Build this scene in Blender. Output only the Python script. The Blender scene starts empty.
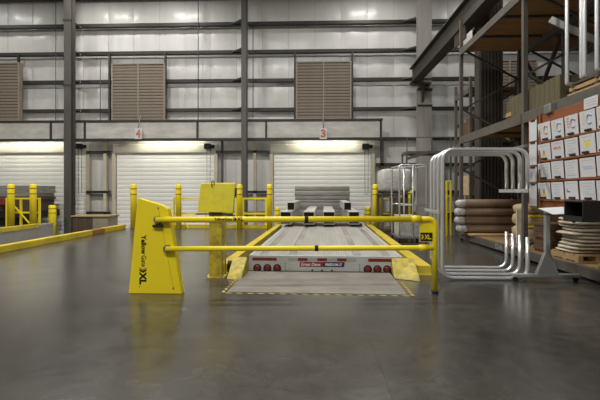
import bpy, bmesh, math, random
from mathutils import Vector, Matrix
random.seed(7)
scene = bpy.context.scene
C = scene.collection
PI = math.pi

# ------------------------------------------------------------------ camera, world, lights, exposure
F = 400.0                 # focal length in pixels of a 600 px wide frame
TH = math.radians(1.86)   # the camera looks slightly left of the wall's normal
EYE = 1.43
HOR = 192.0               # horizon row
cam_d = bpy.data.cameras.new('camera')
cam_d.sensor_width = 36.0
cam_d.lens = 36.0 * F / 600.0
cam_d.shift_y = (HOR - 200.0) / 600.0
cam_d.clip_end = 200
cam = bpy.data.objects.new('camera', cam_d)
C.objects.link(cam)
cam.location = (0, 0, EYE)
cam.rotation_euler = (PI / 2, 0, TH)
scene.camera = cam

w = bpy.data.worlds.new('world'); scene.world = w
w.use_nodes = True
w.node_tree.nodes['Background'].inputs[0].default_value = (1.0, 0.985, 0.96, 1)
w.node_tree.nodes['Background'].inputs[1].default_value = 0.2

def area(name, loc, sx, sy, power, col=(1.0, 0.98, 0.945), rot=(0, 0, 0)):
    d = bpy.data.lights.new(name, 'AREA'); d.shape = 'RECTANGLE'; d.size = sx; d.size_y = sy
    d.energy = power; d.color = col
    o = bpy.data.objects.new(name, d); C.objects.link(o); o.location = loc; o.rotation_euler = rot
    return o
# high-bay lamps near the wall; nearer rows unseen, added for general and frontal light
for (x, y, p) in ((-18.5, 19.4, 110), (-11.8, 19.4, 150), (-7.6, 19.4, 150), (3.0, 19.4, 150), (9.5, 19.4, 150),
                  (-16, 11, 620), (-9, 11, 700), (-2, 11, 760), (3.2, 11.5, 350),
                  (-11, 0, 560), (-4, -3, 800), (1.0, -4, 620)):
    area('overhead_light', (x, y, 12.3), 0.9, 0.6, p)

vs = scene.view_settings
scene.display_settings.display_device = 'sRGB'
vs.view_transform = 'Standard'; vs.look = 'None'; vs.gamma = 1.0; vs.use_curve_mapping = False
vs.exposure = 0.12
scene.cycles.use_denoising = True

# ------------------------------------------------------------------ measuring helpers
ct, st = math.cos(TH), math.sin(TH)
def WX(px, Y):
    u = (px - 300.0) / F
    return Y * (u * ct - st) / (ct + u * st)
def DEP(X, Y): return Y * ct - X * st
def WZ(py, X, Y): return EYE + (HOR - py) / F * DEP(X, Y)
def PZ(px, py, Y): return WZ(py, WX(px, Y), Y)
# the dock pit and the trailer in it stand slightly askew to the wall
SK = math.radians(1.72); SP = Vector((0.21, 7.15, 0))
SKM = Matrix.Translation(SP) @ Matrix.Rotation(-SK, 4, 'Z') @ Matrix.Translation(-SP)
def sk(x, y):
    v = SKM @ Vector((x, y, 0)); return v.x, v.y

# ------------------------------------------------------------------ materials
def lin(c):
    return tuple(((v / 255.0) / 12.92 if v / 255.0 <= 0.04045 else ((v / 255.0 + 0.055) / 1.055) ** 2.4) for v in c) + (1.0,)
MATS = {}
def mat(name, rgb, rough=0.6, metal=0.0, var=0.25, scale=3.0, bump=0.0, bscale=30.0, dark=None, stretch=(1, 1, 1), spec=None):
    m = bpy.data.materials.new(name); m.use_nodes = True
    nt = m.node_tree; n = nt.nodes; L = nt.links
    b = n['Principled BSDF']
    b.inputs['Roughness'].default_value = rough; b.inputs['Metallic'].default_value = metal
    if spec is not None: b.inputs['Specular IOR Level'].default_value = spec
    tc = n.new('ShaderNodeTexCoord'); mp = n.new('ShaderNodeMapping'); mp.inputs['Scale'].default_value = stretch
    L.new(tc.outputs['Object'], mp.inputs[0])
    nz = n.new('ShaderNodeTexNoise'); nz.inputs['Scale'].default_value = scale; nz.inputs['Detail'].default_value = 6; nz.inputs['Roughness'].default_value = 0.6
    L.new(mp.outputs[0], nz.inputs['Vector'])
    cr = n.new('ShaderNodeValToRGB')
    c1 = lin(rgb); c0 = lin(dark) if dark else tuple(v * (1 - var) for v in c1[:3]) + (1,)
    cr.color_ramp.elements[0].position = 0.3; cr.color_ramp.elements[1].position = 0.65
    cr.color_ramp.elements[0].color = c0; cr.color_ramp.elements[1].color = c1
    L.new(nz.outputs['Fac'], cr.inputs[0]); L.new(cr.outputs[0], b.inputs['Base Color'])
    if bump:
        n2 = n.new('ShaderNodeTexNoise'); n2.inputs['Scale'].default_value = bscale; n2.inputs['Detail'].default_value = 4
        L.new(mp.outputs[0], n2.inputs['Vector'])
        bp = n.new('ShaderNodeBump'); bp.inputs['Strength'].default_value = bump; bp.inputs['Distance'].default_value = 0.02
        L.new(n2.outputs['Fac'], bp.inputs['Height']); L.new(bp.outputs[0], b.inputs['Normal'])
    MATS[name] = m
    return m
def emis(name, rgb, s):
    m = bpy.data.materials.new(name); m.use_nodes = True
    b = m.node_tree.nodes['Principled BSDF']
    b.inputs['Base Color'].default_value = (1, 1, 1, 1)
    b.inputs['Emission Color'].default_value = lin(rgb); b.inputs['Emission Strength'].default_value = s
    MATS[name] = m
def M(k): return MATS[k]

mat('liner', (218, 216, 211), 0.28, 0, 0.16, 0.5, 0.4, 9, stretch=(2.2, 1, 0.35))
mat('girt', (50, 46, 40), 0.55, 0, 0.35, 2)
mat('column', (84, 81, 76), 0.5, 0, 0.3, 1.5, stretch=(3, 3, .6))
mat('column_pale', (160, 156, 148), 0.5, 0, 0.25, 1.2, stretch=(4, 3, .4))
mat('column_dark', (58, 52, 45), 0.6, 0, 0.35, 2)
mat('header_web', (198, 194, 186), 0.5, 0, 0.32, 0.9, 0.1, 6, stretch=(1, 1, 2.5))
mat('curtain', (232, 231, 224), 0.45, 0, 0.08, 1.2)
mat('hood', (224, 221, 206), 0.5, 0, 0.12, 1.5)
mat('jamb', (196, 188, 165), 0.55, 0, 0.15, 2)
mat('louver', (128, 116, 101), 0.7, 0, 0.25, 4, stretch=(.6, 1, 6))
mat('louver_frame', (148, 138, 122), 0.6, 0, 0.15, 4)
mat('dark_grey', (40, 37, 33), 0.9)  # plain dark grey for the panel's lower edge and the rivets
mat('black_steel', (30, 29, 28), 0.5, 0, 0.2)
mat('rubber', (22, 22, 22), 0.8)
mat('yellow', (244, 220, 34), 0.36, 0, 0.06, 2.5)
mat('yellow_dirty', (196, 176, 46), 0.55, 0, 0.22, 9, dark=(132, 118, 46))
mat('yellow_curb', (206, 183, 40), 0.55, 0, 0.3, 2.2, dark=(172, 150, 44))
mat('rust', (150, 112, 40), 0.7, 0, 0.3, 5)
mat('yellow_lime', (222, 208, 28), 0.45, 0, 0.16, 7)
mat('black_print', (16, 16, 16), 0.6, 0, 0.0)
mat('grey_print', (150, 138, 40), 0.6, 0, 0.0)
mat('chrome', (222, 223, 223), 0.3, 0.7, 0.06, 6)
mat('steel', (150, 150, 148), 0.42, 0.8, 0.2, 4)
mat('rack_steel', (98, 92, 84), 0.55, 0.2, 0.3, 3)
mat('rack_dark', (78, 74, 68), 0.6, 0.1, 0.3, 3)
mat('alu_deck', (174, 171, 163), 0.5, 0.15, 0.25, 2.0, 0.1, 40, stretch=(2, .3, 1), dark=(158, 155, 147))
mat('nailer_shaded', (154, 149, 139), 0.6, 0, 0.3, 0.9, stretch=(1, .6, 1), dark=(104, 100, 93))  # nailing strips; reflected shadows put into the colour as dark patches
mat('sill', (186, 186, 183), 0.42, 0.15, 0.12, 4)
mat('lamp_red', (120, 34, 24), 0.25, 0, 0.25, 30)
mat('reflector_red', (122, 36, 28), 0.4, 0, 0.1)
mat('reflector_grey', (160, 164, 164), 0.35, 0.2, 0.05)
mat('badge_red', (132, 38, 40), 0.4, 0, 0)
mat('badge_blue', (36, 42, 74), 0.4, 0, 0)
mat('white_print', (232, 232, 228), 0.5, 0, 0)
mat('plate', (134, 129, 119), 0.5, 0.0, 0.28, 1.6, 0.1, 20, dark=(106, 101, 92))
mat('concrete_side', (150, 147, 140), 0.75, 0, 0.2, 1.5)
mat('lower_ground', (104, 100, 94), 0.7, 0, 0.3, 0.8)
mat('alu_tube', (205, 203, 196), 0.4, 0.3, 0.15, 3)
mat('tube_shade', (14, 14, 14), 0.9, 0, 0)  # shade inside the open tubes, put into the colour
mat('wrapped', (150, 146, 138), 0.4, 0.1, 0.45, 2.5, 0.4, 7, stretch=(.5, 1, 3))
mat('dunnage', (80, 68, 54), 0.8)
mat('crate_pale', (146, 136, 118), 0.8)
mat('wood', (176, 146, 102), 0.75, 0, 0.3, 4, stretch=(.5, 4, 4))
mat('deck_wood', (146, 112, 72), 0.8, 0, 0.35, 3, stretch=(1, 5, 1))
mat('green_wood', (94, 86, 58), 0.8, 0, 0.3, 5, stretch=(4, 4, .6))
mat('kraft', (116, 93, 72), 0.7, 0, 0.2, 3)
mat('carton', (128, 98, 70), 0.8, 0, 0.2, 2)
mat('carton_dark', (96, 72, 52), 0.85, 0, 0.25, 2)
mat('film', (200, 198, 192), 0.3, 0, 0.45, 14, 0.8, 25)
mat('sack', (206, 194, 170), 0.65, 0, 0.25, 8, 0.5, 18)
mat('sack_tan', (196, 174, 138), 0.6, 0, 0.3, 8, 0.5, 18)
mat('board', (142, 80, 38), 0.6, 0, 0.22, 3, stretch=(1, 1, 4))
mat('paper', (205, 206, 208), 0.6, 0, 0.05, 3)
mat('print_grey', (178, 180, 186), 0.7, 0, 0)
mat('print_blue', (166, 180, 204), 0.7, 0, 0)
mat('print_deep', (78, 98, 178), 0.7, 0, 0)
mat('print_tan', (208, 196, 158), 0.7, 0, 0)
mat('print_yellow', (224, 212, 60), 0.7, 0, 0)
mat('print_red', (190, 130, 112), 0.7, 0, 0)
mat('print_rust', (196, 158, 128), 0.7, 0, 0)
mat('print_purple', (176, 168, 188), 0.7, 0, 0)
mat('orange', (188, 106, 62), 0.6, 0, 0.1)
mat('sign_white', (196, 200, 202), 0.5, 0, 0.05)
mat('stand_grey', (150, 150, 146), 0.5, 0.1, 0.15, 4)
mat('red_paint', (122, 44, 38), 0.5, 0, 0.15)
mat('lime_bag', (150, 152, 60), 0.6, 0, 0.2, 8)
mat('ceiling_m', (150, 148, 142), 0.7)
emis('strip_glow', (255, 250, 232), 44.0)

def floor_mat():
    m = bpy.data.materials.new('polished_concrete'); m.use_nodes = True
    nt = m.node_tree; n = nt.nodes; L = nt.links; b = n['Principled BSDF']
    tc = n.new('ShaderNodeTexCoord')
    big = n.new('ShaderNodeTexNoise'); big.inputs['Scale'].default_value = 0.45; big.inputs['Detail'].default_value = 9; big.inputs['Roughness'].default_value = 0.62
    big.inputs['Distortion'].default_value = 0.8
    L.new(tc.outputs['Object'], big.inputs['Vector'])
    cr = n.new('ShaderNodeValToRGB'); e = cr.color_ramp.elements
    e[0].position = 0.30; e[0].color = lin((52, 49, 46)); e[1].position = 0.72; e[1].color = lin((80, 77, 72))
    L.new(big.outputs['Fac'], cr.inputs[0])
    # scuffs
    sc = n.new('ShaderNodeTexNoise'); sc.inputs['Scale'].default_value = 5; sc.inputs['Detail'].default_value = 8; sc.inputs['Distortion'].default_value = 1.5
    L.new(tc.outputs['Object'], sc.inputs['Vector'])
    r2 = n.new('ShaderNodeValToRGB'); r2.color_ramp.elements[0].position = 0.35; r2.color_ramp.elements[0].color = (0.78, 0.78, 0.78, 1)
    r2.color_ramp.elements[1].position = 0.7; r2.color_ramp.elements[1].color = (1.14, 1.14, 1.14, 1)
    L.new(sc.outputs['Fac'], r2.inputs[0])
    mx = n.new('ShaderNodeMixRGB'); mx.blend_type = 'MULTIPLY'; mx.inputs[0].default_value = 1
    L.new(cr.outputs[0], mx.inputs[1]); L.new(r2.outputs[0], mx.inputs[2])
    # saw-cut joints
    sx = n.new('ShaderNodeSeparateXYZ'); L.new(tc.outputs['Object'], sx.inputs[0])
    def joint(out, off, period):
        a = n.new('ShaderNodeMath'); a.operation = 'ADD'; a.inputs[1].default_value = off; L.new(sx.outputs[out], a.inputs[0])
        p = n.new('ShaderNodeMath'); p.operation = 'PINGPONG'; p.inputs[1].default_value = period / 2; L.new(a.outputs[0], p.inputs[0])
        g = n.new('ShaderNodeMath'); g.operation = 'GREATER_THAN'; g.inputs[1].default_value = 0.006; L.new(p.outputs[0], g.inputs[0])
        return g
    g1 = joint('X', -0.55, 4.6); g2 = joint('Y', -4.1, 4.6)
    mm = n.new('ShaderNodeMath'); mm.operation = 'MULTIPLY'; L.new(g1.outputs[0], mm.inputs[0]); L.new(g2.outputs[0], mm.inputs[1])
    mp = n.new('ShaderNodeMapRange'); mp.inputs['To Min'].default_value = 0.72; L.new(mm.outputs[0], mp.inputs[0])
    mx2 = n.new('ShaderNodeMixRGB'); mx2.blend_type = 'MULTIPLY'; mx2.inputs[0].default_value = 1
    L.new(mx.outputs[0], mx2.inputs[1]); L.new(mp.outputs[0], mx2.inputs[2])
    L.new(mx2.outputs[0], b.inputs['Base Color'])
    rr = n.new('ShaderNodeMapRange'); rr.inputs['To Min'].default_value = 0.15; rr.inputs['To Max'].default_value = 0.28
    L.new(big.outputs['Fac'], rr.inputs[0]); L.new(rr.outputs[0], b.inputs['Roughness'])
    b.inputs['IOR'].default_value = 1.55
    MATS['floor'] = m
floor_mat()

def tape_mat():
    m = bpy.data.materials.new('hazard_tape'); m.use_nodes = True
    nt = m.node_tree; n = nt.nodes; L = nt.links; b = n['Principled BSDF']
    tc = n.new('ShaderNodeTexCoord'); s = n.new('ShaderNodeSeparateXYZ'); L.new(tc.outputs['Object'], s.inputs[0])
    a = n.new('ShaderNodeMath'); a.operation = 'ADD'; L.new(s.outputs['X'], a.inputs[0]); L.new(s.outputs['Y'], a.inputs[1])
    p = n.new('ShaderNodeMath'); p.operation = 'PINGPONG'; p.inputs[1].default_value = 0.075; L.new(a.outputs[0], p.inputs[0])
    g = n.new('ShaderNodeMath'); g.operation = 'GREATER_THAN'; g.inputs[1].default_value = 0.036; L.new(p.outputs[0], g.inputs[0])
    mx = n.new('ShaderNodeMixRGB'); mx.inputs[1].default_value = lin((64, 60, 50)); mx.inputs[2].default_value = lin((176, 154, 52))
    L.new(g.outputs[0], mx.inputs[0]); L.new(mx.outputs[0], b.inputs['Base Color']); b.inputs['Roughness'].default_value = 0.6
    MATS['tape'] = m
tape_mat()

# ------------------------------------------------------------------ mesh helpers
def nb(): return bmesh.new()
def box(bm, x0, x1, y0, y1, z0, z1, bev=0.0, m=None):
    r = bmesh.ops.create_cube(bm, size=1.0)
    vs_ = r['verts']
    for v in vs_:
        v.co = Vector(((x0 + x1) / 2 + v.co.x * (x1 - x0), (y0 + y1) / 2 + v.co.y * (y1 - y0), (z0 + z1) / 2 + v.co.z * (z1 - z0)))
    if m is not None:
        bmesh.ops.transform(bm, matrix=m, verts=vs_)
    if bev:
        ed = list({e for v in vs_ for e in v.link_edges})
        bmesh.ops.bevel(bm, geom=ed, offset=bev, segments=2, affect='EDGES', profile=0.5)
    return bm
def prism(bm, pts, d):
    """closed polygon pts (3-D, planar), extruded by vector d"""
    d = Vector(d); a = [bm.verts.new(Vector(p)) for p in pts]; b = [bm.verts.new(Vector(p) + d) for p in pts]
    n = len(pts)
    fs = [bm.faces.new(a), bm.faces.new(b[::-1])]
    for i in range(n): fs.append(bm.faces.new((a[i], b[i], b[(i + 1) % n], a[(i + 1) % n])))
    bmesh.ops.recalc_face_normals(bm, faces=fs)
    return bm
def frame_of(d):
    d = d.normalized(); u = Vector((0, 0, 1)) if abs(d.z) < 0.9 else Vector((1, 0, 0))
    a = d.cross(u).normalized(); return a, d.cross(a).normalized()
def tube(bm, pts, r, n=10, closed=False, r1=None):
    pts = [Vector(p) for p in pts]; k = len(pts); rings = []
    a = b = None
    for i, p in enumerate(pts):
        if closed: d = pts[(i + 1) % k] - pts[i - 1]
        else: d = pts[min(i + 1, k - 1)] - pts[max(i - 1, 0)]
        d.normalize()
        if a is None: a, b = frame_of(d)
        else:
            a = (a - d * a.dot(d)).normalized(); b = d.cross(a).normalized()
        rr = r if r1 is None else r + (r1 - r) * i / (k - 1)
        rings.append([bm.verts.new(p + (a * math.cos(t) + b * math.sin(t)) * rr) for t in (2 * PI * j / n for j in range(n))])
    for i in range(k if closed else k - 1):
        A, B = rings[i], rings[(i + 1) % k]
        for j in range(n):
            f = bm.faces.new((A[j], A[(j + 1) % n], B[(j + 1) % n], B[j])); f.smooth = True
    if not closed:
        bm.faces.new(rings[0][::-1]); bm.faces.new(rings[-1])
    bmesh.ops.recalc_face_normals(bm, faces=bm.faces[:])
    return bm
def fillet(pts, r, n=6, closed=False):
    pts = [Vector(p) for p in pts]; out = []; k = len(pts)
    for i in range(k):
        if not closed and i in (0, k - 1): out.append(pts[i]); continue
        p, a, b = pts[i], pts[i - 1], pts[(i + 1) % k]
        da, db = (a - p).normalized(), (b - p).normalized()
        rr = min(r, (a - p).length * .49, (b - p).length * .49)
        s, e = p + da * rr, p + db * rr
        for j in range(n + 1):
            t = j / n
            out.append(s * (1 - t) ** 2 + p * 2 * t * (1 - t) + e * t * t)
    return out
def bar(bm, p, q, w_, h_=None):
    """rectangular bar from p to q"""
    p, q = Vector(p), Vector(q); d = q - p; a, b = frame_of(d); h_ = h_ or w_
    v = [p + a * sx * w_ / 2 + b * sy * h_ / 2 for sx, sy in ((-1, -1), (1, -1), (1, 1), (-1, 1))]
    return prism(bm, v, d)
def blob(bm, c, sx, sy, sz, e=0.55, nu=16, nv=10, jit=0.0):
    """pillow: superellipsoid with half sizes sx sy sz"""
    f = lambda v, p: math.copysign(abs(v) ** p, v)
    rows = []
    for i in range(nv + 1):
        ph = -PI / 2 + PI * i / nv; row = []
        for j in range(nu):
            th = 2 * PI * j / nu
            k = 1 + random.uniform(-jit, jit)
            row.append(bm.verts.new(Vector(c) + Vector((sx * f(math.cos(ph), e) * f(math.cos(th), e), sy * f(math.cos(ph), e) * f(math.sin(th), e), sz * f(math.sin(ph), e))) * k))
        rows.append(row)
    for i in range(nv):
        for j in range(nu):
            fc = bm.faces.new((rows[i][j], rows[i][(j + 1) % nu], rows[i + 1][(j + 1) % nu], rows[i + 1][j])); fc.smooth = True
    bmesh.ops.remove_doubles(bm, verts=bm.verts[:], dist=1e-5)
    bmesh.ops.recalc_face_normals(bm, faces=bm.faces[:])
    return bm
def lathe(bm, prof, c=(0, 0, 0), n=18):
    c = Vector(c); rings = []
    for r, z in prof: rings.append([bm.verts.new(c + Vector((r * math.cos(2 * PI * j / n), r * math.sin(2 * PI * j / n), z))) for j in range(n)])
    for A, B in zip(rings, rings[1:]):
        for j in range(n):
            f = bm.faces.new((A[j], A[(j + 1) % n], B[(j + 1) % n], B[j])); f.smooth = True
    bm.faces.new(rings[0][::-1]); bm.faces.new(rings[-1])
    bmesh.ops.recalc_face_normals(bm, faces=bm.faces[:])
    return bm

WO = {}
def link(o, parent, loc):
    C.objects.link(o)
    loc = Vector(loc)
    if parent is not None:
        o.parent = parent; o.location = loc - WO[parent.name]
    else: o.location = loc
    WO[o.name] = loc
    return o
def mesh(bm, name, m):
    me = bpy.data.meshes.new(name); bm.to_mesh(me); bm.free()
    me.materials.append(M(m)); return me
def part(name, bm, m, parent=None, loc=(0, 0, 0)):
    """one mesh object; bm in world coordinates (or around loc)"""
    me = bm if isinstance(bm, bpy.types.Mesh) else mesh(bm, name, m)
    return link(bpy.data.objects.new(name, me), parent, loc)
def tag(o, label, cat, group=None, kind=None):
    if label: o['label'] = label
    if cat: o['category'] = cat
    if group: o['group'] = group
    if kind: o['kind'] = kind
    return o
def thing(name, label, cat, loc, group=None):
    o = bpy.data.objects.new(name, None); o.empty_display_size = 0.1
    link(o, None, loc); return tag(o, label, cat, group)
def struct(name, bm=None, m=None, loc=(0, 0, 0)):
    if bm is None:
        o = bpy.data.objects.new(name, None); link(o, None, loc)
    else: o = part(name, bm, m, None, loc)
    o['kind'] = 'structure'; return o
FRONT = Matrix(((1, 0, 0), (0, 0, -1), (0, 1, 0)))            # text facing -Y
DOWN = Matrix(((0, 1, 0), (0, 0, -1), (-1, 0, 0)))            # facing -Y, reading downwards
LEFT = Matrix(((0, 0, -1), (-1, 0, 0), (0, 1, 0)))            # facing -X
def text(body, width, height, m, loc, rot, parent, bold=0.0, shear=0.0, name='lettering'):
    cu = bpy.data.curves.new(name, 'FONT'); cu.body = body; cu.size = 1.0; cu.offset = bold; cu.shear = shear
    cu.align_x = 'LEFT'; cu.resolution_u = 2; cu.extrude = 0.0
    t = bpy.data.objects.new('t', cu); C.objects.link(t)
    dg = bpy.context.evaluated_depsgraph_get()
    me = bpy.data.meshes.new_from_object(t.evaluated_get(dg)); bpy.data.objects.remove(t)
    xs = [v.co.x for v in me.vertices]; ys = [v.co.y for v in me.vertices]
    x0, x1, y0, y1 = min(xs), max(xs), min(ys), max(ys)
    R = rot
    for v in me.vertices:
        p = Vector(((v.co.x - x0) / (x1 - x0) * width, (v.co.y - y0) / (y1 - y0) * height, 0))
        v.co = R @ p
    me.materials.clear(); me.materials.append(M(m)); me.name = name
    return link(bpy.data.objects.new(name, me), parent, loc)
ORD = ['lowest', 'second', 'third', 'fourth', 'fifth', 'sixth', 'seventh', 'eighth', 'ninth', 'tenth']

# ================================================================== SETTING
WY = 22.0       # far wall
LOW = -1.25     # ground level at the doors, below the warehouse floor
# ---- floor slab with the two dock pits cut out
TL, TR = -1.16, 1.58            # trailer sides
T0, T1 = 7.15, 20.6
def poly(bm, pts, z0, z1): prism(bm, [(x, y, z0) for x, y in pts], (0, 0, z1 - z0))
P1L, P1R = WX(0, 13.95), None
P1L = -10.95; P1R = -7.42
pitL = TL - 0.02; pitR = TR + 0.02
yP = 16.0
a0, b0 = sk(pitL, T0 - 0.01), sk(pitR, T0 - 0.01)
a1, b1 = sk(pitL, yP), sk(pitR, yP)
bm = nb()
poly(bm, [(-26, -8), (P1L, -8), (P1L, 16.45), (-26, 16.45)], LOW, 0)
poly(bm, [(P1L, -8), (P1R, -8), (P1R, 8.0), (P1L, 8.0)], LOW, 0)
poly(bm, [(P1R, -8), (a0[0], -8), a0, a1, (P1R, a1[1])], LOW, 0)
poly(bm, [(a0[0], -8), (b0[0], -8), b0, a0], LOW, 0)
poly(bm, [(b0[0], -8), (19, -8), (19, 22), (4.3, 22), (4.3, b1[1]), b1, b0], LOW, 0)
struct('floor', bm, 'floor')
bm = nb(); box(bm, -26, 19, 7, 22.3, LOW - 0.2, LOW - 0.005)
struct('floor_lower', bm, 'lower_ground')
# ---- shell
bm = nb(); box(bm, -26, 19, -8, 22.3, 13.5, 13.7); struct('ceiling', bm, 'ceiling_m')
bm = nb(); box(bm, -26.2, -26, -8, 22.3, LOW, 13.5); struct('wall_left', bm, 'liner')
bm = nb(); box(bm, 19, 19.2, -8, 22.3, LOW, 13.5); struct('wall_right', bm, 'column_dark')
bm = nb(); box(bm, -26, 19, 22.22, 22.35, LOW, 13.5)
wall = struct('wall_far', bm, 'column_dark')
def wz(py, X=0.0, Y=WY): return WZ(py, X, Y)
ZG = [wz(-4), wz(24.5, 0), wz(52.5), wz(81), wz(110)]
girt_z = sorted(ZG + [wz(152), wz(192), wz(213)])
# liner panels: vertical strips of white vinyl facing, pillowing between the girts
edges = [-26 + 1.45 * i for i in range(32)]; edges = [e for e in edges if e < 19] + [19]
zs = []
zlev = [LOW] + girt_z + [13.5]
for a, b in zip(zlev, zlev[1:]):
    zs += [(a + (b - a) * k / 7, math.sin(PI * k / 7)) for k in range(7)]
zs.append((13.5, 0))
for x0, x1 in zip(edges, edges[1:]):
    bm = nb(); rows = []; nx = 7
    ph = random.uniform(0, 6)
    for z, s in zs:
        row = []
        for i in range(nx + 1):
            t = i / nx
            d = 0.055 * s * (0.55 + 0.45 * math.sin(PI * t)) + 0.012 * math.sin(ph + 9 * t + z * .7) * s + random.uniform(-.005, .005)
            if i in (0, nx): d -= 0.008
            row.append(bm.verts.new((x0 + 0.003 + (x1 - x0 - .006) * t, 22.16 - d, z)))
        rows.append(row)
    for A, B in zip(rows, rows[1:]):
        for i in range(nx):
            f = bm.faces.new((A[i], A[i + 1], B[i + 1], B[i])); f.smooth = True
    part('liner_panel', bm, 'liner', wall)
# columns that carry the wall (front flange, web, rear flange)
COLS = [(69, 7.2, 'column', 'dark grey steel wall column beside the leftmost roller door'),
        (244.3, 5.2, 'column', 'slim grey steel wall column between the two middle roller doors'),
        (424.3, 13.0, 'column_pale', 'wide pale grey steel wall column carrying the crane beam')]
colx = []
for px, wpx, mm, lab in COLS:
    x = WX(px, 20.7); wd = wpx * 20.7 / F; colx.append(x)
    t = thing('steel_column', lab, 'column', (x, 20.9, LOW))
    bm = nb(); box(bm, x - wd / 2, x + wd / 2, 20.55, 20.6, LOW, 13.45); part('flange', bm, mm, t)
    bm = nb(); box(bm, x - wd / 2, x + wd / 2, 20.93, 20.98, LOW, 13.45); part('flange', bm, mm, t)
    bm = nb(); box(bm, x - .02, x + .02, 20.6, 20.93, LOW, 13.45); part('web', bm, mm, t)
    bm = nb(); box(bm, x - wd / 2 - .08, x + wd / 2 + .08, 20.5, 21.02, LOW, LOW + .04); part('base_plate', bm, mm, t)
    if wpx > 7:
        for zz in ((wz(28), wz(90)) if wpx < 10 else (wz(87.5), wz(97), wz(112))):
            bm = nb(); box(bm, x - wd / 2 - .03, x + wd / 2 + .03, 20.53, 20.62, zz - .05, zz + .05); part('splice_plate', bm, 'column_dark', t)
# girts: C sections spanning between the columns
def girt(x0, x1, z, y=21.98, h=0.17, dp=0.26, m='girt'):
    bm = nb()
    f = y - dp      # Z section: web towards the room, flanges back to the liner
    pr = [(f, z - h / 2), (f, z + h / 2), (y, z + h / 2), (y, z + h / 2 - .02), (f + .02, z + h / 2 - .02), (f + .02, z - h / 2 + .02), (y, z - h / 2 + .02), (y, z - h / 2)]
    prism(bm, [(x0, a, b) for a, b in pr], (x1 - x0, 0, 0))
    return part('girt', bm, m, wall)
bays = [-26] + colx + [19]
for z in ZG:
    for a, b in zip(bays, bays[1:]): girt(a + .02, b - .02, z)
    for cx in colx:       # knee brackets from girt to column
        bm = nb(); prism(bm, [(cx - .05, 20.98, z - .04), (cx - .05, 21.72, z - .04), (cx - .9, 21.72, z - .04)], (0, 0, .05)); part('bracket', bm, 'column', wall)
# low girts between the doors and to the right
D = [(-14, 88), (114, 216), (271.5, 373)]
for a, b in ((88, 114), (216, 271)):
    for py in (152, 192, 213): girt(WX(a, WY) + .05, WX(b, WY) - .05, wz(py), h=.14)
for py in (139.5, 165, 192, 213): girt(WX(375, WY), 18.9, wz(py), h=.16)
# posts framing the door openings
def wpost(px, wpx, z0, z1, m='jamb', y0=21.72, y1=21.97):
    x = WX(px, 21.8); d = wpx * 21.8 / F / 2
    bm = nb(); box(bm, x - d, x + d, y0, y1, z0, z1); return part('door_post', bm, m, wall)
for px, wp, m in ((105.5, 3, 'jamb'), (222, 1.5, 'column'), (255, 3, 'jamb'), (382, 3, 'column')): wpost(px, wp, LOW, wz(140), m)
for px in (20.5, 111, 166.5, 295, 352): wpost(px, 1.8, wz(121), wz(53), 'girt', 21.6, 21.72)

# ---- header beam over the doors
X0h, X1h = -26, WX(383, 21.1)
zt, zb = WZ(118, -4, 21.1), WZ(140, -4, 21.1)
t = thing('header_beam', 'long deep grey header beam running above the roller doors', 'beam', (-8, 21.2, zb))
bm = nb(); box(bm, X0h, X1h, 21.2, 21.24, zb + .08, zt - .14); part('web', bm, 'header_web', t)
bm = nb(); box(bm, X0h, X1h, 21.13, 21.33, zt - .16, zt - .06); part('flange', bm, 'girt', t)
bm = nb(); box(bm, X0h, X1h, 21.08, 21.33, zb - .02, zb + .11); part('flange', bm, 'girt', t)
for px in (50, 84, 197, 266, 381):
    x = WX(px, 21.1); bm = nb(); box(bm, x - .05, x + .05, 21.14, 21.2, zb + .09, zt - .16); part('stiffener', bm, 'girt', t)
for px in (60, 74, 166, 229):
    x = WX(px, 21.1); bm = nb(); box(bm, x - .12, x + .12, 21.15, 21.2, zb + .12, zb + .3); part('gusset', bm, 'header_web', t)

# ---- roller doors
SLH = 0.235
for di, (pa, pb) in enumerate(D):
    xa, xb = WX(pa, 21.85), WX(pb, 21.85)
    dr = struct('door_%d' % (di + 1), None, None, ((xa + xb) / 2, 21.9, LOW))
    ztop = WZ(153.5, (xa + xb) / 2, 21.85); zh = WZ(143.5, (xa + xb) / 2, 21.6)
    n = int((ztop + .1 - LOW) / SLH)
    bm = nb(); wd = xb - xa
    prf = [(0.03, 0), (-.006, .006), (-.014, .07), (-.014, .16), (-.004, SLH - .02), (0.004, SLH - .004), (.03, SLH - .004)]
    prism(bm, [(-wd / 2 + .12, y, z) for y, z in prf], (wd - .24, 0, 0))
    me = mesh(bm, 'slat', 'curtain')
    for k in range(n + 1):
        part('slat', me, None, dr, ((xa + xb) / 2, 21.94, LOW + .05 + k * SLH))
    bm = nb()
    prf = [(21.99, zh), (21.87, zh), (21.83, zh - .04), (21.83, ztop + .06), (21.87, ztop), (21.99, ztop)]
    prism(bm, [(xa - .05, y, z) for y, z in prf], (wd + .1, 0, 0)); part('hood', bm, 'hood', dr)
    for s in (xa, xb):
        bm = nb(); box(bm, s - .09, s + .09, 21.8, 22.0, LOW, ztop - .01); part('guide', bm, 'jamb', dr)
    # chain operator at the right end, with its hand chain
    if di < 3:
        xm = xb - .35
        op = nb(); box(op, xm - .25, xm + .12, 21.55, 21.83, zh - .3, zh - .02, .03); mo = part('operator', op, 'black_steel', dr)
        bm = nb(); tube(bm, [(xm + .12, 21.69, zh - .16), (xm + .3, 21.69, zh - .16)], .1, 12); part('gear_cover', bm, 'girt', mo)
        bm = nb()
        tube(bm, fillet([(xm - .12, 21.7, zh - .25), (xm - .1, 21.7, 1.3), (xm + .06, 21.7, 1.3), (xm + .08, 21.7, zh - .25)], .06, 4), .012, 6)
        part('hand_chain', bm, 'rack_dark', mo)
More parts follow.
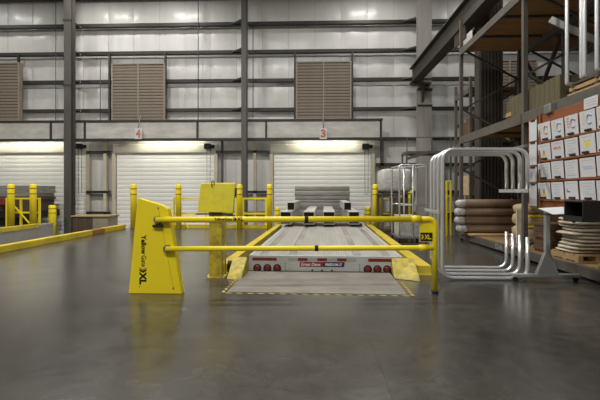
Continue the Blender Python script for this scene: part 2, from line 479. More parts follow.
    # the strip light that washes the hood
for px, lab in ((25, 'fluorescent strip light under the beam above the leftmost door'), (166, 'fluorescent strip light under the beam above door four'), (325, 'fluorescent strip light under the beam above the door behind the trailer')):
    x = WX(px, 21.45); z = 4.34
    t = thing('strip_light', lab, 'light', (x, 21.45, z))
    bm = nb(); box(bm, x - 1.75, x + 1.75, 21.38, 21.52, z + .02, z + .09); part('housing', bm, 'hood', t)
    bm = nb(); tube(bm, [(x - 1.7, 21.45, z), (x + 1.7, 21.45, z)], .028, 8); part('lamp_tube', bm, 'strip_glow', t)

# ---- louver vents
for pa, pb, ya, yb, lab in ((-38, 20, 63, 121.5, 'brown slatted louver vent at the left edge of the wall'),
                       (112.2, 165.3, 63.5, 121.5, 'brown slatted louver vent high above the door numbered four'),
                       (296, 351.3, 61.5, 119.5, 'brown slatted louver vent high above the loaded trailer'),
                       (482, 537, 60, 118, 'brown slatted louver vent half hidden behind the dark column and rack')):
    y = 21.5
    xa, xb = WX(pa, y), WX(pb, y); xm = (xa + xb) / 2; z1, z0 = WZ(ya, xm, y), WZ(yb, xm, y)
    t = thing('louver_vent', lab, 'vent', (xm, y, z0))
    bm = nb(); box(bm, xa, xb, 21.68, 21.72, z0, z1); part('back_panel', bm, 'louver', t)
    for a, b, c, d in ((xa, xa + .07, z0, z1), (xb - .07, xb, z0, z1), (xa + .07, xb - .07, z0, z0 + .07), (xa + .07, xb - .07, z1 - .07, z1)):
        bm = nb(); box(bm, a, b, 21.42, 21.68, c, d); part('frame', bm, 'louver_frame', t)
    bm = nb(); box(bm, xm - .035, xm + .035, 21.42, 21.68, z0 + .07, z1 - .07); part('mullion', bm, 'louver_frame', t)
    n = 18; hh = (z1 - z0 - .14) / n
    wl = (xb - xa) / 2 - .105
    bm = nb(); prism(bm, [(-wl / 2, -.1, 0), (-wl / 2, -.1, .05), (-wl / 2, -.09, hh * .84), (-wl / 2, .06, hh * .99), (-wl / 2, .06, hh * .9), (-wl / 2, -.06, hh * .6)], (wl, 0, 0))
    me = mesh(bm, 'slat', 'louver')
    for k in range(n):
        for s in (-1, 1):
            part('slat', me, None, t, (xm + s * (wl / 2 + .035), 21.55, z0 + .07 + k * hh))

# ---- hanging door numbers
for px, num, lab in ((138.2, '4', 'small hanging white sign with an orange number four'), (323.3, '3', 'small hanging white sign with an orange number three')):
    y = 20.95; x = WX(px, y); z1, z0 = WZ(128, x, y), WZ(139, x, y)
    t = thing('door_number_sign', lab, 'sign', (x, y, z0))
    bm = nb(); box(bm, x - .19, x + .19, y, y + .015, z0, z1); part('plate', bm, 'sign_white', t)
    bm = nb(); tube(bm, [(x, y + .008, z1), (x, y + .3, WZ(121, x, y) + .4)], .025, 6); part('cord', bm, 'louver_frame', t)
    text(num, .26, .44, 'orange', (x - .13, y - .004, z0 + .07), FRONT, t, .05)

# ---- conduits on the wall
for px, r, y0, y1, lab in ((56, .018, -10, 138, 'thin vertical conduit pipe left of the dark wall column'), (198.3, .022, -10, 126, 'thin vertical cable hanging between the louver and slim column'),
                           (100.5, .022, 60, 120, 'thin vertical cable hanging just left of the middle louver'), (253, .022, 24, 118, 'thin vertical cable right of the slim wall column')):
    x = WX(px, 21.0 if False else 21.68)
    bm = nb(); tube(bm, [(x, 21.66, wz(y1)), (x, 21.66, min(13.4, wz(y0)))], r, 8)
    o = part('conduit', bm, 'column', None); tag(o, lab, 'conduit')

# ================================================================== DOCK
def skbm(bm):
    bmesh.ops.transform(bm, matrix=SKM, verts=bm.verts[:]); return bm
# leveller plate and hazard tape in front of the trailer
bm = nb(); box(bm, TL - .02, 1.35, 5.62, T0 - .02, 0.0, 0.012, .004)
tag(part('dock_plate', skbm(bm), 'plate'), 'scuffed pale dock plate on the floor behind the trailer', 'dock plate')
for (xa, xb, ya, yb, lab) in ((TL - .1, 1.45, 5.565, 5.60, 'black and yellow hazard tape along the front of the dock plate'),
                              (TL - .10, TL - .055, 5.60, 6.50, 'black and yellow hazard tape along the left side of the dock plate'),
                              (1.40, 1.445, 5.60, 6.45, 'black and yellow hazard tape along the right side of the dock plate')):
    bm = nb(); box(bm, xa, xb, ya, yb, 0.0, 0.003); tag(part('hazard_tape', skbm(bm), 'tape'), lab, 'tape')
# yellow curbs of the pits
def curb(name, lab, xa, xb, ya, yb, h, sl, skew=True, rust=None):
    t = thing(name, lab, 'curb', sk((xa + xb) / 2, (ya + yb) / 2) + (0,) if skew else ((xa + xb) / 2, (ya + yb) / 2, 0))
    bm = nb(); prism(bm, [(xa, ya, 0), (xa, ya + .03, .03), (xa, ya + sl, h), (xa, yb, h), (xa, yb, 0)], (xb - xa, 0, 0))
    if skew: skbm(bm)
    part('curb_body', bm, 'yellow_curb', t)
    return t
cl = curb('pit_curb', 'yellow steel curb along the left side of the trailer pit', TL - .52, TL - .34, 6.98, 15.8, .15, .05)
cr_ = curb('pit_curb', 'yellow steel curb along the right side of the trailer pit', 1.82, 2.05, 7.0, 15.8, .15, .05)
def wedge(lab, pts_top, pts_bot, h):
    bm = nb()
    T = [bm.verts.new((x, y, h)) for x, y in pts_top]; B = [bm.verts.new((x, y, 0)) for x, y in pts_bot]
    n = len(T); bm.faces.new(T); bm.faces.new(B[::-1])
    for i in range(n): bm.faces.new((B[i], B[(i + 1) % n], T[(i + 1) % n], T[i]))
    bmesh.ops.recalc_face_normals(bm, faces=bm.faces[:])
    bmesh.ops.bevel(bm, geom=bm.edges[:], offset=.012, segments=2, affect='EDGES')
    return tag(part('wheel_guide', bm, 'yellow_dirty'), lab, 'dock guide')
X = WX
wedge('scuffed yellow sloped wheel guide at the left rear corner of the trailer',
      [(X(233, 7.0), 7.0), (X(247, 7.0), 7.0), (X(247.5, 7.1), 7.1), (X(234, 7.1), 7.1)],
      [(X(226.3, 6.5), 6.5), (X(240.5, 6.45), 6.45), (X(247.8, 7.02), 7.1), (X(234, 7.1), 7.1)], .275)
wedge('scuffed yellow sloped wheel guide at the right rear corner of the trailer',
      [(X(391.5, 7.0), 7.0), (X(414, 6.95), 6.95), (X(413, 7.1), 7.1), (X(391.8, 7.1), 7.1)],
      [(X(394.5, 6.62), 6.62), (X(421, 6.42), 6.42), (X(413, 7.1), 7.1), (X(391.8, 7.1), 7.1)], .265)
bm = nb(); tube(bm, [(-1.49, 7.0, .115), (-1.41, 7.0, .115)], .11, 16)
tag(part('rubber_bumper', bm, 'rubber'), 'black rubber bumper behind the yellow control post', 'bumper')

# pit of door four, at the left
h1 = 0.17
t = thing('pit_curb', 'long yellow curb on the near side of the empty left dock pit', 'curb', (P1R, 12, 0))
def curbseg(y0, y1, xa, xb, m, nm, t):
    bm = nb(); box(bm, xa, xb, y0, y1, 0, h1, .012); part(nm, bm, m, t)
# rusty repair between the two painted runs
yr0, yr1 = 12.95, 13.75
curbseg(8.0, yr0, P1R - .04, P1R + .16, 'yellow_curb', 'curb_body', t); curbseg(yr0 + .003, yr1 - .003, P1R - .04, P1R + .16, 'rust', 'rusty_section', t)
curbseg(yr1, 15.3, P1R - .04, P1R + .16, 'yellow_curb', 'curb_body', t)
t = thing('pit_curb', 'shorter yellow curb on the far side of the empty left dock pit', 'curb', (P1L, 12, 0))
curbseg(8.0, 15.6, P1L - .16, P1L + .04, 'yellow_curb', 'curb_body', t)
bm = nb(); box(bm, P1L - .2, P1L + .02, 15.63, 16.5, 0, .13, .01); box(bm, P1L + .005, P1L + .02, 8, 16.5, LOW, -.002)
tag(part('pit_side_block', bm, 'concrete_side'), 'plain concrete end of the left pit wall past the yellow curb', 'concrete')

# bollards
def bollard(lab, px, Y, pyt, wpx, base=0.0, grp='tall yellow bollards'):
    x = X(px, Y); zt_ = WZ(pyt, x, Y) - base; r = wpx * DEP(x, Y) / F / 2
    t = thing('bollard', lab, 'bollard', (x, Y, base), grp)
    bm = nb(); lathe(bm, [(r, 0), (r, zt_ - .06), (r * .92, zt_ - .025), (r * .6, zt_ - .005), (r * .2, zt_)]); part('post', bm, 'yellow', t, (x, Y, base))
    for k in (.2, .42):
        bm = nb(); lathe(bm, [(r * 1.02, zt_ - k), (r * 1.02, zt_ - k + .04)]); part('band', bm, 'rust', t, (x, Y, base))
for a in (('tall yellow bollard at the end of the long left curb', 133.6, 15.5, 184.2, 6), ('tall yellow bollard left of the slanted yellow panel', 178.6, 15.6, 184.2, 5.6),
          ('tall yellow bollard just right of the slanted yellow panel', 239.6, 15.6, 184.2, 5.6), ('tall yellow bollard left of the loaded trailer', 269.6, 15.6, 184.2, 5.4),
          ('tall yellow bollard right of the loaded trailer', 375.4, 15.6, 184.2, 5.4),
          ('leftmost tall yellow bollard, in front of the lumber load', 11, 16.1, 184, 6.4), ('tall yellow bollard second from the left edge', 33.2, 16.1, 184, 6.2),
          ('yellow bollard seen through the far chrome frame, left one', 402.6, 19, 186, 3.6), ('yellow bollard seen through the far chrome frame, right one', 410.6, 19, 185, 4.4)):
    bollard(*a, base=LOW if a[2] > 18 else 0.0)
for a in (('short yellow bollard standing between left curb and dark column', 52.4, 19.9, 205, 7), ('short yellow bollard behind the trailer load, left side', 277.6, 20.3, 207, 5.2), ('short yellow bollard behind the trailer load, right side', 367.5, 20.3, 206.5, 6)):
    bollard(*a, base=LOW, grp='short yellow bollards')

# guard rails at the edge of the floor
def rails(lab, posts, hr, Y, toe=None, diag=None, r=.035, z0=0.0, thin=False):
    xs = [X(p, Y) for p in posts]
    t = thing('guard_rail', lab, 'guard rail', ((xs[0] + xs[-1]) / 2, Y, z0))
    ztop = max(WZ(h, xs[0], Y) for h in hr)
    for x in xs:
        bm = nb(); box(bm, x - r, x + r, Y - r, Y + r, z0, ztop + r); part('post', bm, 'yellow', t)
    for h in hr:
        z = WZ(h, xs[0], Y)
        for a, b in zip(xs, xs[1:]):
            bm = nb(); box(bm, a + r, b - r, Y - r * .8, Y + r * .8, z - r, z + r); part('rail', bm, 'yellow', t)
    if toe:
        bm = nb(); box(bm, xs[0], xs[-1], Y - r - .012, Y - r, z0 + .0, z0 + toe); part('toe_board', bm, 'yellow_curb', t)
    for (p, q) in (diag or []):
        bm = nb(); bar(bm, (X(p[0], Y), Y - .05, WZ(p[1], X(p[0], Y), Y)), (X(q[0], Y), Y - .05, WZ(q[1], X(q[0], Y), Y)), .05); part('brace', bm, 'yellow', t)
    return t
rails('low yellow guard rail behind the slanted yellow panel', [173.8, 206, 236.4], (198.8, 213.5), 15.8, .13, [((184, 221), (189, 228))])
rails('yellow guard rail between the two bollards left of the trailer', [243.2, 266.2], (198.5, 213.5), 15.8, .13)
rails('yellow guard rail between the two leftmost bollards', [7, 21, 39.5], (198.5, 212.5), 16.37, None, [((15, 206), (30.5, 223.5))])
rails('yellow guard rail beyond the far chrome frame', [379, 392, 409], (198.6, 214), 17.5, None, None, .03, z0=0.0) if False else None
t = rails('yellow guard rail right of the trailer behind the chrome frame', [380, 409.5], (198.6, 213.5), 15.7, .1, None, .03)

# slanted yellow panel on its post
Yc = 6.62
t = thing('control_stand', 'yellow control post with a broad slanted yellow panel on top', 'control stand', (X(215, Yc), Yc, 0))
xa, xb = X(209, Yc), X(221.6, Yc)
zp0 = PZ(215, 213, Yc)
bm = nb(); box(bm, xa, xb, Yc, Yc + .16, .012, zp0 + .3, .006); part('post', bm, 'yellow_dirty', t)
bm = nb(); box(bm, xa - .06, xb + .05, Yc - .05, Yc + .24, 0, .014, .003); part('base_plate', bm, 'yellow_dirty', t)
for dx in (-.035, 0.225):
    bm = nb(); lathe(bm, [(.014, .014), (.014, .04)], (xa + dx, Yc - .02, 0), 8); part('anchor_bolt', bm, 'steel', t)
q = [(197.2, 212), (232.8, 213), (235.4, 183.6), (200.6, 183.6)]
yt = [Yc - .12, Yc - .12, Yc - .02, Yc - .02]
bm = nb(); P = [(X(p[0], y), y, PZ(p[0], p[1], y)) for p, y in zip(q, yt)]
prism(bm, P, (0, .07, .015)); bmesh.ops.bevel(bm, geom=bm.edges[:], offset=.008, segments=2, affect='EDGES'); pn = part('panel', bm, 'yellow_lime', t)
bm = nb(); box(bm, X(197.8, Yc), X(233, Yc), Yc - .13, Yc + .02, zp0 - .022, zp0 - .004); part('lower_edge', bm, 'dark_grey', t)
bm = nb(); x = X(212.6, Yc); z = PZ(213, 184, Yc)
tube(bm, fillet([(x, Yc - .05, z - .05), (x, Yc - .055, z + .05), (x + .03, Yc - .03, z + .05), (x + .03, Yc - .02, z - .02)], .015, 3), .008, 6); part('hook', bm, 'black_steel', t)
bm = nb(); x = X(225.2, Yc + .3); tube(bm, [(x, Yc + .3, .0), (x, Yc + .3, 1.2), (x - .1, Yc + .1, 1.2)], .016, 8); part('conduit', bm, 'yellow', t)
bm = nb(); x = X(234.8, Yc); box(bm, x, x + .02, Yc - .02, Yc + .05, 1.36, 1.5); part('latch', bm, 'black_steel', t)

# ------------------------------------------------------------------ flatbed trailer
H = 0.29
ctr = sk((TL + TR) / 2, (T0 + T1) / 2)
t = thing('flatbed_trailer', 'silver flatbed trailer backed into the pit with aluminium plank deck', 'trailer', (ctr[0], ctr[1], LOW))
nbrd = 20; pw = (TR - TL - .12) / nbrd
for k in range(nbrd):
    xa = TL + .06 + k * pw
    m = 'nailer_shaded' if k in (1, 5, 14, 18) else 'alu_deck'
    bm = nb()
    if m == 'nailer_shaded': box(bm, xa + .004, xa + pw - .004, T0 + .06, T1, H - .035, H - .008)
    else:
        n = 3; pts = []
        for j in range(n):
            u0 = xa + .001 + (pw - .002) * j / n; u1 = u0 + (pw - .002) / n
            pts += [(u0, H - .009), (u0 + .006, H), (u1 - .006, H), (u1, H - .009)]
        pts = [(xa + .001, H - .04)] + pts + [(xa + pw - .001, H - .04)]
        prism(bm, [(x_, T0 + .06, z_) for x_, z_ in pts], (0, T1 - T0 - .06, 0))
    part('deck_board', skbm(bm), m, t)
for xa, xb in ((TL, TL + .06), (TR - .06, TR)):
    bm = nb(); box(bm, xa, xb, T0 + .06, T1, -.02, H - .002, .006); part('side_rail', skbm(bm), 'sill', t)
bm = nb(); box(bm, TL + .3, TR - .3, T0 + .2, T1, -.35, H - .05); part('subframe', skbm(bm), 'black_steel', t)
for xx in (TL + .25, TR - .55):
    for yy in (9.2, 10.5):
        bm = nb(); tube(bm, [(xx, yy, LOW + .5), (xx + .3, yy, LOW + .5)], .5, 20); part('wheel', skbm(bm), 'rubber', t)
bm = nb(); box(bm, TL, TR, T0, T0 + .06, 0.012, H, .006); sill = part('rear_sill', skbm(bm), 'sill', t)
yf = T0
def sx_(px): return X(px, T0)
def sz_(py): return WZ(py, 0.2, T0)
for px in (257, 267.2, 277, 367.6, 377.2, 386.8):
    x = sx_(px); z = sz_(268.8)
    bm = nb(); tube(bm, [(x, yf + .01, z), (x, yf - .012, z)], .074, 20); lm = part('tail_lamp', skbm(bm), 'rubber', t)
    bm = nb(); tube(bm, [(x, yf - .008, z), (x, yf - .016, z), (x, yf - .024, z)], .058, 20, r1=.035); part('lens', skbm(bm), 'lamp_red', lm)
for pa, pb, m in ((252, 276.5, 'reflector_red'), (288, 297.6, 'reflector_grey'), (297.9, 307.5, 'reflector_red'), (307.8, 317, 'reflector_grey'), (317.3, 327, 'reflector_red'),
                  (327.3, 336.8, 'reflector_grey'), (337.1, 346.5, 'reflector_red'), (346.8, 356.3, 'reflector_grey'), (368, 392, 'reflector_red')):
    bm = nb(); box(bm, sx_(pa), sx_(pb), yf - .004, yf + .01, sz_(261.2), sz_(258.2)); part('reflector', skbm(bm), m, t)
for px in (285.2, 359.4):
    for k in range(5):
        bm = nb(); x = sx_(px); z = sz_(264 + k * 2.1); tube(bm, [(x, yf + .01, z), (x, yf - .006, z)], .008, 8); part('rivet', skbm(bm), 'dark_grey', t)
for px in (312.3, 322, 331.8):
    bm = nb(); x = sx_(px); z = sz_(270.4); tube(bm, [(x, yf + .01, z), (x, yf - .004, z)], .017, 10); part('hole_shade', skbm(bm), 'black_steel', t)  # black discs stand for the dark inside small holes
zb0, zb1 = sz_(266.8), sz_(262)
xr0, xm_, xr1 = sx_(299.3), sx_(322.6), sx_(344)
def badge(xa, xb, m, sl, sr):
    bm = nb(); prism(bm, [(xa, yf - .006, zb0), (xb, yf - .006, zb0), (xb + sr, yf - .006, zb1), (xa + sl, yf - .006, zb1)], (0, .012, 0))
    return part('badge', skbm(bm), m, t)
b1_ = badge(xr0, xm_, 'badge_red', .012, .012); b2_ = badge(xm_ + .001, xr1, 'badge_blue', .012, .012)
def sktext(*a, **k):
    o = text(*a, **k)
    for v in o.data.vertices:
        wv = v.co + WO[o.name]; v.co = SKM @ wv
    p = o.parent; o.location = -WO[p.name]; WO[o.name] = Vector((0, 0, 0)); return o
sktext('Great Dane', .345, .055, 'white_print', (xr0 + .03, yf - .0075, zb0 + .016), FRONT, b1_, bold=.01, shear=.25)
sktext('FREEDOM LT', .30, .046, 'white_print', (xm_ + .045, yf - .0075, zb0 + .018), FRONT, b2_, bold=.02, shear=.2)

# load on the trailer: box tubes on dunnage, wrapped bundles behind
def box_tube(lab, pa, pb, yt_, yb_, Y, ln, th=.014):
    xa, xb = X(pa, Y), X(pb, Y); z1, z0 = WZ(yt_, xa, Y), WZ(yb_, xa, Y)
    t = thing('box_tube', lab, 'box tube', ((xa + xb) / 2, Y + ln / 2, z0), 'aluminium box tubes on the trailer')
    ang = Matrix.Translation(((xa + xb) / 2, Y, 0)) @ Matrix.Rotation(-SK, 4, 'Z') @ Matrix.Translation((-(xa + xb) / 2, -Y, 0))
    def fin(bm): bmesh.ops.transform(bm, matrix=ang, verts=bm.verts[:]); return bm
    for nm, a in (('top_wall', (xa, xb, Y, Y + ln, z1 - th, z1)), ('bottom_wall', (xa, xb, Y, Y + ln, z0, z0 + th)),
              ('side_wall', (xa, xa + th, Y, Y + ln, z0 + th, z1 - th)), ('side_wall', (xb - th, xb, Y, Y + ln, z0 + th, z1 - th))):
        bm = nb(); box(bm, *a); part(nm, fin(bm), 'alu_tube', t)
    bm = nb(); box(bm, xa + th, xb - th, Y + .05, Y + .07, z0 + th, z1 - th); part('inner_shade', fin(bm), 'tube_shade', t)  # dark sheet inside the open end stands for the shade within
    return z0, z1
Yt = 13.0
for pa, pb, lab in ((280.3, 291, 'leftmost aluminium box tube on the trailer, lower layer'), (303.4, 314.2, 'aluminium box tube left of centre on the trailer, lower layer'),
               (323.2, 334.8, 'aluminium box tube right of centre on the trailer, lower layer'), (348.7, 359.4, 'rightmost aluminium box tube on the trailer, lower layer')):
    zz0, zz1 = box_tube(lab, pa, pb, 211.8, 224.3, Yt, 5.2)
for k, y in enumerate((13.35, 15.4, 17.6)):
    bm = nb(); c = sk(0.21, y)[0]; box(bm, c - 1.24, c + 1.24, y, y + .14, H, zz0, .01)
    tag(part('dunnage_timber', bm, 'dunnage'), 'dark timber bearer under the box tubes, ' + ('front', 'middle', 'rear')[k], 'timber', 'timbers under the tubes')
for pa, pb, lab in ((287.2, 294.5, 'small aluminium box tube on top of the load, left'), (344.0, 351.4, 'small aluminium box tube on top of the load, right')):
    xa = X(pa, 14.0); Y = 14.0
    yb_ = HOR - (zz1 + .002 - EYE) * F / DEP(xa, Y)
    box_tube(lab, pa, pb, 202.4, yb_, Y, 4.0, .012)
Yb = 18.75
c = sk(0.21, Yb)[0]
xa, xb = X(294.5, Yb), X(350, Yb)
zlv = [H, .62, .95, WZ(200, 0, Yb) + .02, WZ(196, 0, Yb), WZ(191, 0, Yb), WZ(186, 0, Yb)]
for k, (z0, z1) in enumerate(zip(zlv, zlv[1:])):
    bm = nb(); g = .012
    box(bm, xa + (.02 if k % 2 else 0), xb - (.02 if k % 2 else 0), Yb, Yb + 1.7, z0, z1 - .012, .022)
    for f in bm.faces: f.smooth = True
    tag(part('wrapped_bundle', bm, 'wrapped'), 'grey film wrapped bundle at the front of the trailer, %s from the bottom' % ORD[k] if k else 'grey film wrapped bundle at the front of the trailer, lowest', 'bundle', 'wrapped bundles on the trailer')

# ------------------------------------------------------------------ the yellow gate
Yg = 5.55
t = thing('dock_gate', 'yellow counterweighted lift gate with two rails across the dock', 'gate', (X(157, Yg), Yg, 0))
def gp(px, py, Y=Yg): return (X(px, Y), Y, max(0.0, PZ(px, py, Y)))
outl = [(128.6, 294.6), (181.6, 294.6), (167.6, 209), (162, 205.5), (137.4, 198)]
pts = [gp(*p) for p in outl]; pts[0] = (pts[0][0], Yg, 0); pts[1] = (pts[1][0], Yg, 0)
bm = nb(); prism(bm, pts, (0, .13, 0)); bmesh.ops.bevel(bm, geom=bm.edges[:], offset=.006, segments=2, affect='EDGES')
pil = part('pillar', bm, 'yellow', t)
a, b = Vector(gp(158.3, 207)), Vector(gp(173.8, 290))
bm = nb(); bar(bm, a + Vector((0, -.001, 0)), b + Vector((0, -.001, 0)), .004, .003); part('panel_seam', bm, 'grey_print', pil)
for p in ((158.3, 208), (173.2, 288)):
    bm = nb(); v = Vector(gp(*p)); tube(bm, [v, v + Vector((0, -.008, 0))], .011, 8); part('screw', bm, 'steel', pil)
# pivots
Yr = Yg - .055
for px, py, kk in ((158.5, 219.6, 1), (168, 248.6, 0)):
    v = Vector(gp(px, py)); 
    bm = nb(); tube(bm, [(v.x, Yg, v.z), (v.x, Yg - .05, v.z)], .055, 14); part('pivot', bm, 'steel', t)
    if kk:
        bm = nb(); box(bm, v.x - .07, v.x + .07, Yg - .05, Yg, v.z - .105, v.z - .07, .006); br = part('stop_bracket', bm, 'black_steel', t)
        bm = nb(); box(bm, v.x - .03, v.x + .03, Yg - .04, Yg, v.z - .07, v.z - .03); part('bracket_stem', bm, 'black_steel', br)
# rails and end post
Ye = 5.72
z1 = PZ(300, 219.4, 5.6); z2 = PZ(300, 248.4, 5.6); xe = X(434.8, Ye); x1 = X(156, Yr); x2 = X(166, Yr)
xs_ = X(421, Ye)
def along(x): return Yr + (Ye - Yr) * (x - x1) / (xe - x1)
xbend = xe - .17
bm = nb(); tube(bm, [(x1, Yr, z1), (xs_, along(xs_), z1)], .041, 16); tr_ = part('top_rail', bm, 'yellow', t)
bm = nb(); tube(bm, [(x2, Yr, z2), (xs_, along(xs_), z2), (xe, Ye, z2)], .036, 16); lr_ = part('lower_rail', bm, 'yellow', t)
bm = nb(); tube(bm, [(xs_, along(xs_), z1)] + fillet([(xe - .19, Ye, z1), (xe, Ye, z1), (xe, Ye, .03)], .19, 10)[1:], .037, 16)
ep = part('end_post', bm, 'yellow', t)
bm = nb(); tube(bm, [(xe, Ye, 0), (xe, Ye, .035)], .05, 16); part('foot', bm, 'rubber', ep)
for pa, pb, z in ((411, 419.5, z1), (419, 428, z2)):
    bm = nb(); tube(bm, [(X(pa, Ye), along(X(pa, Ye)), z), (X(pb, Ye), along(X(pb, Ye)), z)], .052 if z == z1 else .047, 14); part('sleeve', bm, 'yellow', t)
for px, z, r in ((306.5, z1, .046), (316.5, z2, .041)):
    xx = X(px, 5.6); bm = nb(); tube(bm, [(xx - .025, along(xx), z), (xx + .025, along(xx), z)], r, 14); part('rubber_band', bm, 'rubber', t)
xg0 = X(419.8, Ye)
bm = nb(); zc0 = PZ(430, 242, Ye)
pl = [(xg0, Ye - .004, zc0), (xe, Ye - .004, zc0), (xe, Ye - .004, z1 - .18)] + [(xe - .19 + .19 * math.sin(a_), Ye - .004, z1 - .19 + .19 * math.cos(a_)) for a_ in (1.2, .8, .4, 0)] + [(xg0, Ye - .004, z1)]
prism(bm, pl, (0, .008, 0)); cp = part('corner_plate', bm, 'yellow', t)
bm = nb(); xl0, xl1 = X(420.3, Ye), X(433, Ye); zl0, zl1 = PZ(427, 241.2, Ye), PZ(427, 232.6, Ye)
box(bm, xl0, xl1, Ye - .009, Ye - .004, zl0, zl1); lp = part('label_plate', bm, 'black_print', t)
text('XL.', .10, .066, 'yellow', (xl0 + .055, Ye - .0105, zl0 + .028), FRONT, lp, .03)
def chevrons(x, y, z, w_, h_, m, parent, rot, gap):
    for k, mm in enumerate((m, 'grey_print') if m == 'black_print' else (m, m)):
        o = -k * gap
        pts_ = [(o, h_), (o + w_ * .45, h_), (o + w_, h_ / 2), (o + w_ * .45, 0), (o, 0), (o + w_ * .5, h_ / 2)]
        bm = nb(); vv = [bm.verts.new(rot @ Vector((a_, b_, 0)) + Vector((x, y, z))) for a_, b_ in pts_]
        bm.faces.new(vv); bmesh.ops.triangulate(bm, faces=bm.faces[:])
        bmesh.ops.recalc_face_normals(bm, faces=bm.faces[:]); part('chevron_mark', bm, mm, parent)
chevrons(xl0 + .025, Ye - .0105, zl0 + .028, .022, .066, 'yellow', lp, FRONT, .014)
# writing on the pillar, reading downwards
yl = Yg - .0025
xt = X(141.2, Yg); S = DEP(xt, Yg) / F
text('Yellow', 19.5 * S, 5.2 * S, 'black_print', (xt, yl, PZ(141, 234.8, Yg)), DOWN, pil, .035)
text('Gate', 11.5 * S, 5.0 * S, 'black_print', (xt + .2 * S, yl, PZ(141, 255.3, Yg)), DOWN, pil, 0.012)
xt2 = X(139.4, Yg)
chevrons(xt2, yl, PZ(141, 269.3, Yg), 3.4 * S, 7.2 * S, 'black_print', pil, DOWN, 1.9 * S)
text('XL', 13 * S, 7.2 * S, 'black_print', (xt2, yl, PZ(141, 271.6, Yg)), DOWN, pil, .05)
bm = nb(); box(bm, xt2, xt2 + .7 * S, yl - .0005, yl, PZ(141, 287, Yg), PZ(141, 286, Yg)); part('lettering', bm, 'black_print', pil)
# writing on the top rail
xx = X(214, Yr); yy = along(xx) - .046
text('YellowGate', 18 * S, 3.1 * S, 'black_print', (xx, yy, z1 - .012), FRONT, tr_, .03)
xx = X(234.3, Yr)
chevrons(xx, yy, z1 - .018, 2.6 * S, 3.9 * S, 'black_print', tr_, FRONT, 1.6 * S)
text('XL', 6.3 * S, 3.9 * S, 'black_print', (xx + 2.4 * S, yy, z1 - .018), FRONT, tr_, .05)

# ================================================================== RIGHT SIDE: racks
# ---- crane runway beam along the aisle
t = thing('runway_beam', 'dark steel runway beam running from the wide column towards the viewer', 'beam', (5.2, 11, 7.15))
for nm, a in (('flange', (4.9, 5.34, 2, 20.5, 6.9, 6.95)), ('flange', (4.9, 5.34, 2, 20.5, 7.65, 7.7)), ('web', (5.04, 5.2, 2, 20.5, 6.95, 7.65))):
    bm = nb(); box(bm, *a); part(nm, bm, 'column_dark', t)
bm = nb(); prism(bm, [(5.5, 20.54, 6.0), (5.5, 20.54, 6.85), (5.5, 20.15, 6.85)], (.12, 0, 0)); box(bm, 4.95, 5.9, 20.1, 20.54, 6.82, 6.899); part('bracket', bm, 'column', t)
bm = nb(); box(bm, 4.95, 5.0, 13.2, 14.2, 6.45, 6.89); box(bm, 5.4, 5.5, 13.6, 13.75, 6.45, 6.89); part('hanger', bm, 'column_dark', t)

# ---- dark building column among the racks
xa, xb = X(479.5, 13.0), X(503, 13.0); xm = (xa + xb) / 2
t = thing('building_column', 'wide dark brown ribbed building column standing behind the rack shelves', 'column', (xm, 13.2, 0))
bm = nb(); box(bm, xa, xb, 13.0, 13.4, 0, 13.4); part('core', bm, 'column_dark', t)
for k in range(7):
    u = xa + (xb - xa) * (k + .5) / 7
    bm = nb(); box(bm, u - .03, u + .03, 12.96, 13.0, 0, 13.4); part('rib', bm, 'column_dark', t)

# ---- main rack
def rack(lab, XF, XB, ys, levels, top, nbd, upr=.09, skip_deck=()):
    t = thing('pallet_rack', lab, 'rack', ((XF + XB) / 2, (ys[0] + ys[-1]) / 2, 0))
    for y in ys:
        for x, s in ((XF, 1), (XB, -1)):
            bm = nb(); x0, x1 = (x, x + upr) if s > 0 else (x - upr, x)
            box(bm, x0, x1, y - upr / 2, y + upr / 2, 0, top); part('upright', bm, 'rack_steel', t)
        zz = .3; k = 0
        while zz + .9 < top:
            p, q = (XF + upr, y, zz), (XB - upr, y, zz + .9)
            if k % 2: p, q = (XB - upr, y, zz), (XF + upr, y, zz + .9)
            bm = nb(); bar(bm, p, q, .05); part('brace', bm, 'rack_dark', t); zz += .9; k += 1
    for (z0, z1) in levels:
        for y0, y1 in zip(ys, ys[1:]):
            for x0, x1 in ((XF - .02, XF + .045), (XB - .045, XB + .02)):
                bm = nb(); box(bm, x0, x1, y0 + upr / 2, y1 - upr / 2, z0, z1, .008); part('beam', bm, 'rack_steel', t)
        y0, y1 = ys[0], ys[-1]; p = (y1 - y0) / nbd
        bm = nb(); box(bm, 0, XB - XF - .14, .01, p - .012, 0, .035); me = mesh(bm, 'deck_board', 'deck_wood')
        for k in range(nbd): part('deck_board', me, None, t, (XF + .07, y0 + k * p, z1 - .037))
        for y in [a + (b - a) * f for a, b in zip(ys, ys[1:]) for f in (.33, .67)]:
            bm = nb(); box(bm, XF + .05, XB - .05, y - .03, y + .03, z1 - .09, z1 - .04); part('cross_bar', bm, 'rack_dark', t)
    return t
XF, XB = 4.4, 6.2
RY = [4.95, 8.55, 12.15]
L1, L2, L3 = (.05, .225), (2.86, 3.08), (5.5, 5.69)
r1 = rack('tall steel pallet rack with wooden shelves along the right side', XF, XB, RY, [L1, L2, L3], 6.6, 18)
for z0, z1 in ((3.2, 5.3),):
    for p, q in (((XB - .02, 11.9, z0), (XB - .02, 10.2, z1)), ((XB - .02, 10.2, z0), (XB - .02, 11.9, z1))):
        bm = nb(); bar(bm, p, q, .09, .05); part('back_brace', bm, 'rack_dark', r1)
bm = nb(); box(bm, XB - .06, XB, 10.0, 10.1, 3.08, 5.47); part('back_post', bm, 'rack_dark', r1)
text('DA', .36, .13, 'reflector_grey', (XF - .0215, X(1, 1) * 0 + 9.75, .075), LEFT, r1, .02)
r3 = rack('second pallet rack standing back to back behind the main one', 6.3, 8.1, RY, [L2, L3], 6.6, 18)
